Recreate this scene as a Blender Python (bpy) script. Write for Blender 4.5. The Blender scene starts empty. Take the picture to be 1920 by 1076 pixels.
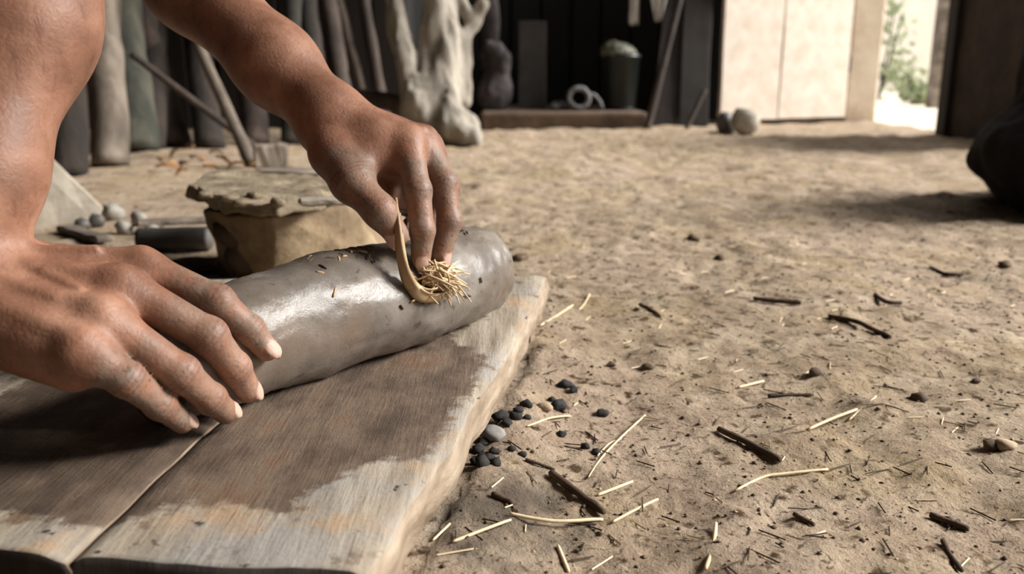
import bpy, bmesh, math, random
import numpy as np
from mathutils import Vector, Matrix, Euler

SC = bpy.context.scene
COL = SC.collection
# ------------------------------------------------------------------ camera
PITCH = math.radians(13.8)
cam_d = bpy.data.cameras.new('camera'); cam = bpy.data.objects.new('camera', cam_d); COL.objects.link(cam)
cam.location = (0, 0, .28); cam.rotation_euler = (math.radians(90) - PITCH, 0, 0)
cam_d.sensor_width = 36; cam_d.lens = 1620 / 1920 * 36; cam_d.clip_start = .02; cam_d.clip_end = 200
cam_d.dof.use_dof = True; cam_d.dof.focus_distance = .60; cam_d.dof.aperture_fstop = 7.0
SC.camera = cam
# ------------------------------------------------------------------ sky, light, exposure
wd = bpy.data.worlds.new('overcast_sky'); SC.world = wd; wd.use_nodes = True
bg = wd.node_tree.nodes['Background']; bg.inputs[0].default_value = (1.0, .985, .97, 1); bg.inputs[1].default_value = .58
sun_d = bpy.data.lights.new('hazy_sun', 'SUN'); sun = bpy.data.objects.new('hazy_sun', sun_d); COL.objects.link(sun)
sun_d.energy = 5.4; sun_d.angle = math.radians(26); sun_d.color = (1, .97, .92)
sun.rotation_euler = Vector((-.82, -.04, -.57)).to_track_quat('-Z', 'Y').to_euler()
SC.view_settings.view_transform = 'Standard'; SC.view_settings.look = 'None'
SC.view_settings.gamma = 1; SC.view_settings.use_curve_mapping = False
SC.view_settings.exposure = 0.88

# ------------------------------------------------------------------ helpers
RNG = random.Random(7); NR = np.random.RandomState(5)
def lin(c):
    return tuple(((v/255)/12.92 if v/255 <= .04045 else ((v/255+.055)/1.055)**2.4) for v in c) + (1,)
def nodes(name):
    m = bpy.data.materials.new(name); m.use_nodes = True
    return m, m.node_tree, m.node_tree.nodes['Principled BSDF']
def N(nt, t, **kw):
    n = nt.nodes.new(t)
    for k, v in kw.items():
        if k in n.inputs: n.inputs[k].default_value = v
        else: setattr(n, k, v)
    return n
def coords(nt, scale=(1,1,1), kind='Object'):
    tc = N(nt, 'ShaderNodeTexCoord'); mp = N(nt, 'ShaderNodeMapping'); mp.inputs['Scale'].default_value = scale
    nt.links.new(tc.outputs[kind], mp.inputs['Vector']); return mp.outputs['Vector']
def noise(nt, vec, scale, detail=6, rough=.6):
    n = N(nt, 'ShaderNodeTexNoise'); n.inputs['Scale'].default_value = scale; n.inputs['Detail'].default_value = detail
    n.inputs['Roughness'].default_value = rough; nt.links.new(vec, n.inputs['Vector']); return n.outputs['Fac']
def ramp(nt, fac, stops):
    r = N(nt, 'ShaderNodeValToRGB'); e = r.color_ramp.elements
    while len(e) < len(stops): e.new(.5)
    for el, (p, c) in zip(e, stops): el.position = p; el.color = c if len(c) == 4 else lin(c)
    nt.links.new(fac, r.inputs['Fac']); return r.outputs['Color']
def val(nt, fac, a, b):
    r = N(nt, 'ShaderNodeMapRange'); r.inputs['From Min'].default_value = a; r.inputs['From Max'].default_value = b
    nt.links.new(fac, r.inputs['Value']); return r.outputs['Result']
def mix(nt, fac, a, b, mode='MIX'):
    m = N(nt, 'ShaderNodeMix', data_type='RGBA', blend_type=mode)
    for s, x in ((m.inputs['Factor'], fac), (m.inputs['A'], a), (m.inputs['B'], b)):
        if hasattr(x, 'links'): nt.links.new(x, s)
        elif isinstance(x, (int, float)): s.default_value = x
        else: s.default_value = x if len(x) == 4 else lin(x)
    return m.outputs['Result']
def math_(nt, op, a, b=0.):
    m = N(nt, 'ShaderNodeMath', operation=op)
    for s, x in ((m.inputs[0], a), (m.inputs[1], b)):
        if hasattr(x, 'links'): nt.links.new(x, s)
        else: s.default_value = x
    return m.outputs[0]
def attr(nt, name):
    a = N(nt, 'ShaderNodeAttribute'); a.attribute_name = name; return a.outputs['Fac']
def bump(nt, bs, h, strength, dist=.01):
    b = N(nt, 'ShaderNodeBump'); b.inputs['Strength'].default_value = strength; b.inputs['Distance'].default_value = dist
    nt.links.new(h, b.inputs['Height']); nt.links.new(b.outputs['Normal'], bs.inputs['Normal'])
def earthy(name, cs, scale=6, stretch=(1,1,1), rough=.85, bmp=.4, bdist=.01, bscale=None, detail=8):
    m, nt, bs = nodes(name); v = coords(nt, stretch)
    f = noise(nt, v, scale, detail, .65); n = len(cs)
    nt.links.new(ramp(nt, f, [(.3 + .4*i/max(1, n-1), c) for i, c in enumerate(cs)]), bs.inputs['Base Color'])
    bs.inputs['Roughness'].default_value = rough
    bump(nt, bs, noise(nt, v, bscale or scale*3, 8, .7), bmp, bdist); return m

def link(name, me, mat=None, parent=None, loc=None):
    o = bpy.data.objects.new(name, me); COL.objects.link(o)
    if mat is not None:
        for mm in (mat if isinstance(mat, (list, tuple)) else [mat]): me.materials.append(mm)
    if loc is not None: o.location = loc
    if parent is not None: o.parent = parent
    return o
def tag(o, label=None, cat=None, group=None, kind=None):
    for k, v in (('label', label), ('category', cat), ('group', group), ('kind', kind)):
        if v: o[k] = v
    return o
def empty(name, loc=(0,0,0)):
    o = bpy.data.objects.new(name, None); COL.objects.link(o); o.location = loc; o.empty_display_size = .05; return o
def mesh_np(name, V, Fq, smooth=True):
    me = bpy.data.meshes.new(name); V = np.asarray(V, np.float32); Fq = np.asarray(Fq, np.int32)
    k = Fq.shape[1]; me.vertices.add(len(V)); me.vertices.foreach_set('co', V.ravel())
    me.loops.add(Fq.size); me.loops.foreach_set('vertex_index', Fq.ravel())
    me.polygons.add(len(Fq)); me.polygons.foreach_set('loop_start', np.arange(len(Fq), dtype=np.int32)*k)
    me.polygons.foreach_set('loop_total', np.full(len(Fq), k, np.int32))
    me.update(calc_edges=True); me.validate()
    if smooth: me.polygons.foreach_set('use_smooth', np.ones(len(me.polygons), bool))
    return me
def mesh_py(name, V, F, smooth=False):
    me = bpy.data.meshes.new(name); me.from_pydata([tuple(v) for v in V], [], F); me.update()
    if smooth: me.polygons.foreach_set('use_smooth', np.ones(len(me.polygons), bool))
    return me
def hash3(ix, iy, iz, s=0):
    h = (ix*374761393 + iy*668265263 + iz*2147483647 + s*974634777) & 0xffffffff
    h = ((h ^ (h >> 13)) * 1274126177) & 0xffffffff
    return ((h ^ (h >> 16)) & 0xffff) / 65535.
def vnoise(p, s=0):
    p = np.asarray(p, float); i = np.floor(p).astype(np.int64); f = p - i; f = f*f*(3-2*f); r = 0
    for a in (0, 1):
        for b in (0, 1):
            for c in (0, 1):
                w = (f[:,0] if a else 1-f[:,0])*(f[:,1] if b else 1-f[:,1])*(f[:,2] if c else 1-f[:,2])
                r = r + w*hash3(i[:,0]+a, i[:,1]+b, i[:,2]+c, s)
    return r - .5
def fnoise(p, sc, oct=3, s=0):
    r = 0; a = 1.
    for k in range(oct): r = r + a*vnoise(np.asarray(p)*sc*2**k, s+k); a *= .5
    return r
def spline(pts, n):
    P = np.array(pts, float)
    if len(P) == 2: t = np.linspace(0, 1, n)[:,None]; return P[0]*(1-t)+P[1]*t
    out = []; m = len(P)-1
    for u in np.linspace(0, m-1e-6, n):
        k = int(u); t = u-k; p0 = P[max(k-1,0)]; p1 = P[k]; p2 = P[k+1]; p3 = P[min(k+2,m)]
        out.append(.5*((2*p1)+(-p0+p2)*t+(2*p0-5*p1+4*p2-p3)*t*t+(-p0+3*p1-3*p2+p3)*t**3))
    return np.array(out)
def tube(name, pts, n=16, seg=12, rough=0, nsc=20, seed=0, smooth=True, flat=1.):
    """pts rows x,y,z,r -> capped tube with optional lumpy surface"""
    C = spline(pts, n); V = []; F = []
    up = np.array([0,0,1.]) ; d0 = C[-1,:3]-C[0,:3]
    if abs(d0[2]) > .8*np.linalg.norm(d0): up = np.array([0,1.,0])
    for i in range(n):
        t = C[min(i+1,n-1),:3]-C[max(i-1,0),:3]; t /= np.linalg.norm(t)+1e-9
        a = np.cross(t, up); a /= np.linalg.norm(a)+1e-9; b = np.cross(a, t)
        for k in range(seg):
            w = 2*math.pi*k/seg; V.append(C[i,:3]+C[i,3]*(a*math.cos(w)+b*math.sin(w)*flat))
    V = np.array(V)
    if rough:
        ax = np.repeat(C[:,:3], seg, 0); d = V-ax
        V = ax + d*(1+rough*2*fnoise(V, nsc, 3, seed)[:,None])
    for i in range(n-1):
        for k in range(seg):
            F.append((i*seg+k, i*seg+(k+1)%seg, (i+1)*seg+(k+1)%seg, (i+1)*seg+k))
    F.append(tuple(range(seg-1, -1, -1))); F.append(tuple((n-1)*seg+k for k in range(seg)))
    return mesh_py(name, V, F, smooth)
def board_mesh(name, L, Wd, T, seed=0, nx=10, ny=3, jit=.004, bev=.004):
    """plank along +X, centred in Y, base at z=0, slightly uneven, bevelled"""
    bm = bmesh.new(); bmesh.ops.create_cube(bm, size=1)
    bmesh.ops.scale(bm, vec=(L, Wd, T), verts=bm.verts); bmesh.ops.translate(bm, vec=(L/2, 0, T/2), verts=bm.verts)
    if bev: bmesh.ops.bevel(bm, geom=list(bm.edges), offset=min(bev, T*.3), segments=1, affect='EDGES', profile=.5)
    es = [e for e in bm.edges if abs(e.verts[0].co.x-e.verts[1].co.x) > L*.6]
    bmesh.ops.subdivide_edges(bm, edges=es, cuts=nx, use_grid_fill=True)
    v = np.array([x.co[:] for x in bm.verts]); nz = np.stack([fnoise(v, 4/L, 3, seed+i) for i in range(3)], 1)
    nz2 = np.stack([fnoise(v, 25/L, 2, seed+7+i) for i in range(3)], 1)*.35
    for x, d in zip(bm.verts, (nz+nz2)*jit*2): x.co += Vector(d)
    me = bpy.data.meshes.new(name); bm.to_mesh(me); bm.free(); return me
def orient(o, base, tip, roll=0.):
    """put local +X along base->tip"""
    d = Vector(tip)-Vector(base); q = d.to_track_quat('X', 'Z'); o.location = base
    o.rotation_mode = 'QUATERNION'; o.rotation_quaternion = q @ Euler((roll,0,0)).to_quaternion(); return d.length

# ------------------------------------------------------------------ signed-distance sculpting
def rcone(p, a, b, ra, rb):
    a = np.asarray(a, float); b = np.asarray(b, float); ba = b-a; l2 = ba@ba; rr = ra-rb; a2 = max(l2-rr*rr, 1e-12); il2 = 1/l2
    pa = p-a; y = pa@ba; z = y-l2; q = pa*l2-y[:,None]*ba; x2 = np.einsum('ij,ij->i', q, q); y2 = y*y*l2; z2 = z*z*l2
    k = math.copysign(1, rr)*rr*rr*x2 if rr else 0*x2
    d = (np.sqrt(x2*a2*il2)+y*rr)*il2-ra
    m1 = np.sign(z)*a2*z2 > k; m2 = (np.sign(y)*a2*y2 < k) & ~m1
    d = np.where(m2, np.sqrt(x2+y2)*il2-ra, d); return np.where(m1, np.sqrt(x2+z2)*il2-rb, d)
def ell(p, c, r, R=None):
    q = p-np.asarray(c, float)
    if R is not None: q = q@np.asarray(R)
    r = np.asarray(r, float); k0 = np.linalg.norm(q/r, axis=1); k1 = np.linalg.norm(q/r**2, axis=1)
    return k0*(k0-1)/np.maximum(k1, 1e-9)
def smin(a, b, k):
    h = np.maximum(k-np.abs(a-b), 0)/k; return np.minimum(a, b)-h*h*k*.25
def chain(p, pts, k=.006):
    d = None
    for (a, b) in zip(pts[:-1], pts[1:]):
        e = rcone(p, a[:3], b[:3], a[3], b[3]); d = e if d is None else smin(d, e, k)
    return d
def sdf_mesh(f, lo, hi, h, B=12, slack=1.35):
    lo = np.array(lo, float); n = (np.ceil((np.array(hi)-lo)/h).astype(int)//B+1)*B+1
    nb = (n-1)//B
    g = np.stack(np.meshgrid(*[np.arange(k) for k in nb], indexing='ij'), -1).reshape(-1, 3)
    cd = f(lo+(g*B+B/2)*h); act = np.abs(cd) < B*h*.87*slack
    D = np.repeat(np.repeat(np.repeat(cd.reshape(nb), B, 0), B, 1), B, 2); D = np.pad(D, ((0,1),)*3, mode='edge').astype(np.float32)
    off = np.stack(np.meshgrid(*[np.arange(B+1)]*3, indexing='ij'), -1).reshape(-1, 3)
    A = g[act]
    for s in range(0, len(A), 200):
        idx = (A[s:s+200][:,None,:]*B+off[None]).reshape(-1, 3); D[idx[:,0], idx[:,1], idx[:,2]] = f(lo+idx*h)
    S = D < 0
    c = [S[i:i+n[0]-1 or None][:n[0]-1, j:j+n[1]-1, k:k+n[2]-1] for i in (0,1) for j in (0,1) for k in (0,1)]
    tot = sum(x.astype(np.int8) for x in c); cells = np.argwhere((tot > 0) & (tot < 8))
    cid = -np.ones(np.array(n)-1, np.int32); cid[cells[:,0], cells[:,1], cells[:,2]] = np.arange(len(cells))
    acc = np.zeros((len(cells), 3)); cnt = np.zeros(len(cells))
    cor = np.array([(i,j,k) for i in (0,1) for j in (0,1) for k in (0,1)])
    val_ = [D[cells[:,0]+q[0], cells[:,1]+q[1], cells[:,2]+q[2]] for q in cor]
    for i in range(8):
        for j in range(i+1, 8):
            if np.abs(cor[i]-cor[j]).sum() != 1: continue
            a, b = val_[i], val_[j]; m = (a < 0) != (b < 0); t = np.where(m, a/np.where(m, a-b, 1), 0)
            acc += m[:,None]*(cor[i]+t[:,None]*(cor[j]-cor[i])); cnt += m
    V = lo+(cells+acc/np.maximum(cnt,1)[:,None])*h
    Q = []
    for ax in range(3):
        u, v = [(1,2),(2,0),(0,1)][ax]
        s0 = [slice(None)]*3; s1 = [slice(None)]*3; s0[ax] = slice(0,-1); s1[ax] = slice(1,None)
        for fl in (False, True):
            e = np.argwhere((S[tuple(s0)] == (not fl)) & (S[tuple(s1)] == fl))
            e = e[(e[:,u] > 0) & (e[:,v] > 0) & (e[:,u] < n[u]-1) & (e[:,v] < n[v]-1)]
            du = np.zeros(3, int); du[u] = 1; dv = np.zeros(3, int); dv[v] = 1
            ids = [cid[tuple((e-x).T)] for x in (du+dv, dv, 0*du, du)]
            q = np.stack(ids, 1); Q.append(q[:, ::-1] if fl else q)
    return V, np.concatenate(Q)
def sculpt(name, f, lo, hi, h, mat, parent=None):
    V, Q = sdf_mesh(f, lo, hi, h); return link(name, mesh_np(name, V, Q), mat, parent)
def lump(name, c, r, mat, seed=0, rough=.25, nsc=None, parent=None, sub=2, loc=None, squash=None):
    bm = bmesh.new(); bmesh.ops.create_icosphere(bm, subdivisions=sub, radius=1)
    v = np.array([x.co[:] for x in bm.verts]); d = 1+rough*2*fnoise(v+seed*3.1, nsc or 1.6, 3, seed)
    v = v*d[:,None]*np.array(r)
    for x, q in zip(bm.verts, v): x.co = q
    me = bpy.data.meshes.new(name); bm.to_mesh(me); bm.free()
    me.polygons.foreach_set('use_smooth', np.ones(len(me.polygons), bool))
    return link(name, me, mat, parent, c)
def parts_from(root, specs):
    for nm, me, mt in specs: link(nm, me, mt, root)
def box(name, lo, hi, mat, parent=None, bev=0):
    bm = bmesh.new(); bmesh.ops.create_cube(bm, size=1); lo = Vector(lo); hi = Vector(hi)
    for v in bm.verts: v.co = Vector([(lo[i]+hi[i])/2+v.co[i]*(hi[i]-lo[i]) for i in range(3)])
    if bev: bmesh.ops.bevel(bm, geom=list(bm.edges), offset=bev, segments=2, affect='EDGES', profile=.5)
    me = bpy.data.meshes.new(name); bm.to_mesh(me); bm.free(); return link(name, me, mat, parent)

# ------------------------------------------------------------------ materials
def mat_floor():
    m, nt, bs = nodes('packed_dirt'); v = coords(nt)
    big = noise(nt, v, 2.2, 5, .6); mid = noise(nt, v, 14, 8, .7); fine = noise(nt, v, 130, 6, .75)
    c = ramp(nt, mid, [(.28, (100, 84, 66)), (.44, (144, 126, 105)), (.57, (168, 151, 129)), (.72, (196, 181, 160))])
    c = mix(nt, val(nt, big, .4, .62), c, mix(nt, .45, c, (186, 164, 148)))
    spk = noise(nt, v, 55, 3, .5)
    c = mix(nt, val(nt, spk, .60, .68), c, (74, 56, 40))
    c = mix(nt, math_(nt, 'MULTIPLY', val(nt, noise(nt, v, 5.5, 4, .6), .5, .64), .5), c, (162, 142, 108))
    c = mix(nt, math_(nt, 'MULTIPLY', val(nt, noise(nt, v, 210, 3, .6), .6, .66), .75), c, (66, 50, 36))
    c = mix(nt, math_(nt, 'MULTIPLY', val(nt, fine, .55, .72), .5), c, (210, 190, 160))
    c = mix(nt, math_(nt, 'MULTIPLY', val(nt, fine, .45, .3), .45), c, (90, 70, 50))
    c = mix(nt, attr(nt, 'ash'), c, (78, 71, 65))
    nt.links.new(c, bs.inputs['Base Color']); bs.inputs['Roughness'].default_value = .95
    bs.inputs['Specular IOR Level'].default_value = .15
    h = math_(nt, 'ADD', math_(nt, 'MULTIPLY', noise(nt, v, 45, 8, .7), 1.), math_(nt, 'MULTIPLY', fine, .35))
    bump(nt, bs, h, .8, .012); return m
def mat_skin():
    m, nt, bs = nodes('skin'); v = coords(nt)
    a = noise(nt, v, 22, 5, .6); b = noise(nt, v, 110, 6, .7)
    c = ramp(nt, a, [(.3, (110, 76, 58)), (.5, (145, 103, 82)), (.7, (174, 131, 108))])
    c = mix(nt, math_(nt, 'MULTIPLY', val(nt, b, .56, .68), .35), c, (120, 66, 48))
    hv = coords(nt, (1, 1, .28)); hr = noise(nt, hv, 170, 3, .6)
    c = mix(nt, math_(nt, 'MULTIPLY', val(nt, hr, .6, .7), .3), c, (86, 54, 40))
    dn = noise(nt, v, 75, 6, .75)
    d = math_(nt, 'MULTIPLY', attr(nt, 'clay'), val(nt, dn, .36, .62))
    c = mix(nt, math_(nt, 'MULTIPLY', d, .95), c, (130, 114, 101))
    dk = math_(nt, 'MULTIPLY', attr(nt, 'clay'), val(nt, noise(nt, v, 190, 4, .7), .58, .66))
    c = mix(nt, math_(nt, 'MULTIPLY', dk, .7), c, (74, 60, 54))
    c = mix(nt, attr(nt, 'crease'), c, (96, 54, 42))
    c = mix(nt, attr(nt, 'nail'), c, (196, 162, 146))
    nt.links.new(c, bs.inputs['Base Color'])
    bs.inputs['Subsurface Weight'].default_value = .05; bs.inputs['Subsurface Radius'].default_value = (.01, .004, .002)
    bs.inputs['Subsurface Scale'].default_value = .4
    bs.inputs['Roughness'].default_value = .52; bs.inputs['Specular IOR Level'].default_value = .4
    vo = N(nt, 'ShaderNodeTexVoronoi', feature='DISTANCE_TO_EDGE'); vo.inputs['Scale'].default_value = 260
    nt.links.new(v, vo.inputs['Vector'])
    h = math_(nt, 'ADD', math_(nt, 'MULTIPLY', noise(nt, v, 90, 6, .65), 1.), math_(nt, 'MULTIPLY', vo.outputs['Distance'], .5))
    bump(nt, bs, h, .16, .004); return m
def mat_clay():
    m, nt, bs = nodes('wet_clay'); v = coords(nt); a = noise(nt, v, 16, 7, .65); b = noise(nt, v, 90, 6, .7)
    c = ramp(nt, a, [(.3, (84, 76, 68)), (.5, (110, 102, 94)), (.7, (138, 131, 123))])
    c = mix(nt, math_(nt, 'MULTIPLY', val(nt, b, .6, .68), .8), c, (62, 50, 42))
    c = mix(nt, math_(nt, 'MULTIPLY', val(nt, noise(nt, v, 11, 5, .6), .5, .64), .55), c, (118, 99, 84))
    c = mix(nt, attr(nt, 'dry'), c, (176, 166, 152))
    nt.links.new(c, bs.inputs['Base Color'])
    nt.links.new(val(nt, noise(nt, v, 30, 5, .6), .2, 1.5), bs.inputs['Roughness'])
    r = N(nt, 'ShaderNodeMapRange'); r.inputs['To Min'].default_value = .16; r.inputs['To Max'].default_value = .42
    r.inputs['From Min'].default_value = .3; r.inputs['From Max'].default_value = .7
    nt.links.new(noise(nt, v, 30, 5, .6), r.inputs['Value']); nt.links.new(r.outputs['Result'], bs.inputs['Roughness'])
    bs.inputs['Specular IOR Level'].default_value = .6
    bump(nt, bs, noise(nt, v, 60, 8, .7), .22, .006); return m
def mat_board(name='board_wood', edge=False):
    m, nt, bs = nodes(name); v = coords(nt, (9, 1, 9)); a = noise(nt, v, 9, 8, .6); v2 = coords(nt)
    b = noise(nt, v2, 17, 6, .65); fine = noise(nt, coords(nt, (14, 1.2, 14)), 26, 6, .7)
    if edge:
        c = ramp(nt, a, [(.3, (112, 94, 75)), (.5, (150, 132, 112)), (.7, (178, 162, 142))])
    else:
        c = ramp(nt, a, [(.3, (126, 112, 96)), (.5, (160, 147, 130)), (.7, (184, 173, 157))])
        c = mix(nt, math_(nt, 'MULTIPLY', val(nt, noise(nt, v2, 11, 5, .6), .5, .62), .55), c, (158, 156, 154))
        c = mix(nt, math_(nt, 'MULTIPLY', val(nt, b, .52, .64), .7), c, (178, 146, 112))
        c = mix(nt, math_(nt, 'MULTIPLY', val(nt, noise(nt, v2, 30, 6, .65), .58, .66), .8), c, (100, 74, 52))
        c = mix(nt, val(nt, noise(nt, v2, 75, 3, .5), .68, .72), c, (52, 38, 28))
        ed = math_(nt, 'ADD', attr(nt, 'mud'), math_(nt, 'MULTIPLY', math_(nt, 'SUBTRACT', noise(nt, v2, 42, 8, .75), .5), 1.9))
        mud = ramp(nt, noise(nt, coords(nt, (1.6, 1, 1)), 13, 7, .6), [(.32, (62, 49, 39)), (.46, (88, 72, 59)), (.58, (114, 96, 80)), (.66, (112, 86, 66)), (.74, (138, 124, 110))])
        c = mix(nt, val(nt, ed, .38, .62), c, mud)
    c = mix(nt, math_(nt, 'MULTIPLY', val(nt, fine, .6, .7), .35), c, (82, 66, 52))
    nt.links.new(c, bs.inputs['Base Color']); bs.inputs['Roughness'].default_value = .75
    h = math_(nt, 'ADD', fine, noise(nt, v2, 70, 6, .7)); bump(nt, bs, h, .4, .005); return m

M = {}
M['floor'] = mat_floor(); M['skin'] = mat_skin(); M['clay'] = mat_clay(); M['board'] = mat_board(); M['board_edge'] = mat_board('worn_wood_edge', True)
wood = lambda n, cs, **k: earthy(n, cs, scale=k.pop('scale', 7), stretch=k.pop('stretch', (.35, 6, 6)), **k)
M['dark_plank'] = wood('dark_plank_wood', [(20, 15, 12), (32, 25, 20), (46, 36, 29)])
M['void_plank'] = wood('shade_toned_plank_wood', [(12, 10, 9), (18, 15, 13), (26, 22, 19)])  # near-black tones carry the deep shade of the recess in the colour
M['pale_log'] = earthy('weathered_pale_wood', [(58, 50, 43), (104, 93, 82), (150, 138, 124)], 9, (1, 1, .25), bmp=.5, bdist=.02)
M['green_log'] = earthy('mossy_grey_wood', [(28, 30, 24), (52, 53, 44), (86, 82, 70)], 9, (1, 1, .25), bmp=.5, bdist=.02)
M['brown_log'] = earthy('grey_brown_wood', [(34, 26, 22), (62, 50, 43), (98, 84, 73)], 9, (1, 1, .25), bmp=.5, bdist=.02)
M['dark_log'] = earthy('dark_bark', [(24, 19, 15), (40, 32, 26), (58, 48, 39)], 12, (1, 1, .3), bmp=.7, bdist=.02)
M['trunk'] = earthy('bleached_trunk_wood', [(92, 84, 74), (150, 142, 130), (186, 178, 166)], 8, (1, 1, .4), bmp=.6, bdist=.03)
M['stone'] = earthy('pale_limestone', [(136, 126, 112), (166, 156, 141), (190, 181, 167)], 12, bmp=.35)
M['end_grain'] = earthy('dark_end_grain', [(30, 22, 17), (46, 35, 27), (66, 52, 41)], 20, (6, 1, .6), bmp=.6)  # darker tone for the planks' front end faces
M['pebble'] = earthy('grey_pebble', [(108, 104, 100), (138, 134, 130), (165, 160, 156)], 30, bmp=.3, bdist=.003)
M['tan_pebble'] = earthy('tan_pebble', [(140, 118, 94), (166, 146, 120), (188, 170, 146)], 30, bmp=.3, bdist=.003)
M['char'] = earthy('charcoal', [(22, 20, 19), (34, 31, 29), (48, 44, 41)], 60, rough=.8, bmp=.5, bdist=.003)
M['clod'] = earthy('brown_clod', [(66, 50, 35), (88, 70, 51), (116, 96, 74)], 40, bmp=.5, bdist=.004)
M['straw'] = earthy('dry_straw', [(186, 162, 124), (212, 190, 154), (230, 214, 182)], 30, rough=.6, bmp=.1)
M['husk'] = earthy('dry_husk', [(150, 118, 82), (184, 154, 116), (212, 188, 150)], 40, (1, 1, .2), rough=.6, bmp=.3, bdist=.003)
M['twig'] = earthy('dark_twig_bark', [(46, 34, 25), (68, 52, 38), (94, 74, 56)], 40, bmp=.5, bdist=.003)
M['pail'] = earthy('clay_caked_pail', [(92, 74, 54), (134, 114, 88), (168, 148, 118)], 14, bmp=.6, bdist=.01)
M['pail_dark'] = earthy('dark_patch_clay', [(44, 34, 26), (66, 52, 40), (92, 76, 60)], 16, rough=.6, bmp=.6, bdist=.01)
M['grey_clay'] = earthy('dry_grey_clay', [(112, 106, 98), (146, 140, 132), (178, 172, 164)], 14, bmp=.5, bdist=.008)
M['caked'] = earthy('caked_tan_clay', [(110, 96, 76), (150, 134, 110), (186, 170, 146)], 26, bmp=.8, bdist=.01)
M['dark_clay'] = earthy('damp_dark_clay', [(60, 57, 54), (84, 81, 77), (106, 102, 98)], 14, rough=.5, bmp=.3)
M['door'] = earthy('whitewashed_board', [(196, 180, 162), (214, 201, 187), (226, 216, 204)], 3, (3, 3, .4), rough=.7, bmp=.05)
M['plaster'] = earthy('pale_plaster', [(196, 176, 152), (218, 202, 182), (230, 218, 202)], 6, rough=.9, bmp=.3, bdist=.02)
M['bright_plaster'] = earthy('light_raised_plaster', [(226, 218, 204), (236, 230, 220), (244, 240, 232)], 3, bmp=.2)  # plaster tone raised to stand in for outdoor glare
M['earth_wall'] = earthy('dark_earth_wall', [(46, 36, 29), (62, 50, 41), (80, 66, 54)], 6, rough=.95, bmp=.5, bdist=.03)
M['ledge'] = earthy('trodden_earth_step', [(72, 56, 44), (94, 75, 60), (112, 92, 75)], 8, bmp=.5, bdist=.02)
M['sack'] = earthy('grey_sackcloth', [(40, 36, 37), (68, 61, 62), (100, 92, 92)], 9, bmp=.5, bdist=.02)
M['sheet'] = earthy('grey_panel', [(46, 42, 39), (58, 53, 49), (70, 65, 60)], 4, bmp=.1)
M['bin'] = earthy('dark_green_plastic', [(9, 16, 15), (13, 22, 20), (18, 29, 27)], 6, rough=.4, bmp=.05)
M['bag'] = earthy('pale_green_bag', [(52, 52, 42), (84, 84, 68), (120, 120, 104)], 12, rough=.5, bmp=.5)
M['rope'] = earthy('pale_rope', [(80, 78, 78), (112, 110, 110), (144, 142, 142)], 40, bmp=.6)
M['cloth'] = earthy('white_rag', [(168, 162, 156), (196, 192, 186), (214, 210, 206)], 8, bmp=.2)
M['black_cloth'] = earthy('dark_brown_sackcloth', [(18, 13, 11), (27, 20, 17), (37, 28, 24)], 10, rough=1., bmp=.5, bdist=.02)
M['leaf_litter'] = earthy('orange_brown_leaf', [(110, 74, 38), (148, 104, 58), (178, 136, 86)], 20, bmp=.3)
M['foliage'] = earthy('sunlit_leaf', [(120, 132, 98), (152, 162, 128), (178, 186, 156)], 6, bmp=.1)
M['shirt'] = earthy('faded_shirt', [(60, 64, 72), (74, 78, 88), (90, 94, 104)], 20, bmp=.3)
M['trousers'] = earthy('dark_trousers', [(40, 38, 38), (52, 50, 50), (64, 62, 60)], 20, bmp=.3)
M['hair'] = earthy('black_hair', [(14, 12, 11), (24, 20, 18), (32, 28, 24)], 60, bmp=.6)
M['yard'] = earthy('dusty_yard', [(186, 172, 150), (204, 192, 172), (216, 206, 190)], 3, bmp=.3)

# ------------------------------------------------------------------ setting: floor, walls, roof, doorway
def edge_x(y): return np.interp(y, [.34, .755, .949], [-.0664, .0126, .0379])
def floor_z(x, y):
    p = np.stack([x, y, 0*x], 1)
    far = np.clip((y-.7)/1.2, 0, 1)
    z = (.006+.010*far)*fnoise(p, 4.5, 2, 3)+(.004+.008*far)*fnoise(p, 15, 2, 9)+.0040*fnoise(p, 48, 2, 21)+.0022*fnoise(p, 120, 2, 25)
    z = z + .020*np.maximum(fnoise(p, 13, 2, 31)-.15, 0)
    d = x-edge_x(y); inr = (y > .2) & (y < 1.0)
    bank = .014*np.exp(-(np.maximum(d, 0)/.05)**2)*np.where(inr, 1, 0)
    z = z+bank; under = (d < .0) & (y < 1.0) & (y > .25) & (x > -.6)
    z = np.where(under, np.minimum(z, .022)-.004, z)
    f = np.clip((y-.2)/.3, 0, 1); return z
def fz(x, y): return float(floor_z(np.array([x]), np.array([y]))[0])
xs = np.unique(np.concatenate([np.linspace(-2.6, -.4, 45), np.linspace(-.4, 1.0, 280), np.linspace(1.0, 2.25, 60)]))
ys = [-1.5, -1., -.5, -.2, 0.]; y = .1
while y < 6.3: ys.append(y); y += max(.005, .0062*y*1.3)
ys = np.array(ys); X, Yg = np.meshgrid(xs, ys, indexing='ij'); nx, ny = X.shape
Z = floor_z(X.ravel(), Yg.ravel())
I = np.arange(nx*ny).reshape(nx, ny)
Fq = np.stack([I[:-1,:-1], I[1:,:-1], I[1:,1:], I[:-1,1:]], -1).reshape(-1, 4)
fm = mesh_np('floor', np.stack([X.ravel(), Yg.ravel(), Z], 1), Fq)
ash = fm.attributes.new('ash', 'FLOAT', 'POINT')
FP = np.stack([X.ravel(), Yg.ravel(), 0*Z], 1)
dd = np.hypot((X.ravel()-(-.005))/.05, (Yg.ravel()-.50)/.06)
ash.data.foreach_set('value', np.clip(1.2-dd+1.2*fnoise(FP, 40, 3, 4), 0, 1).astype(np.float32)*.75)
fl = link('floor', fm, M['floor']); tag(fl, kind='structure')

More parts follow.
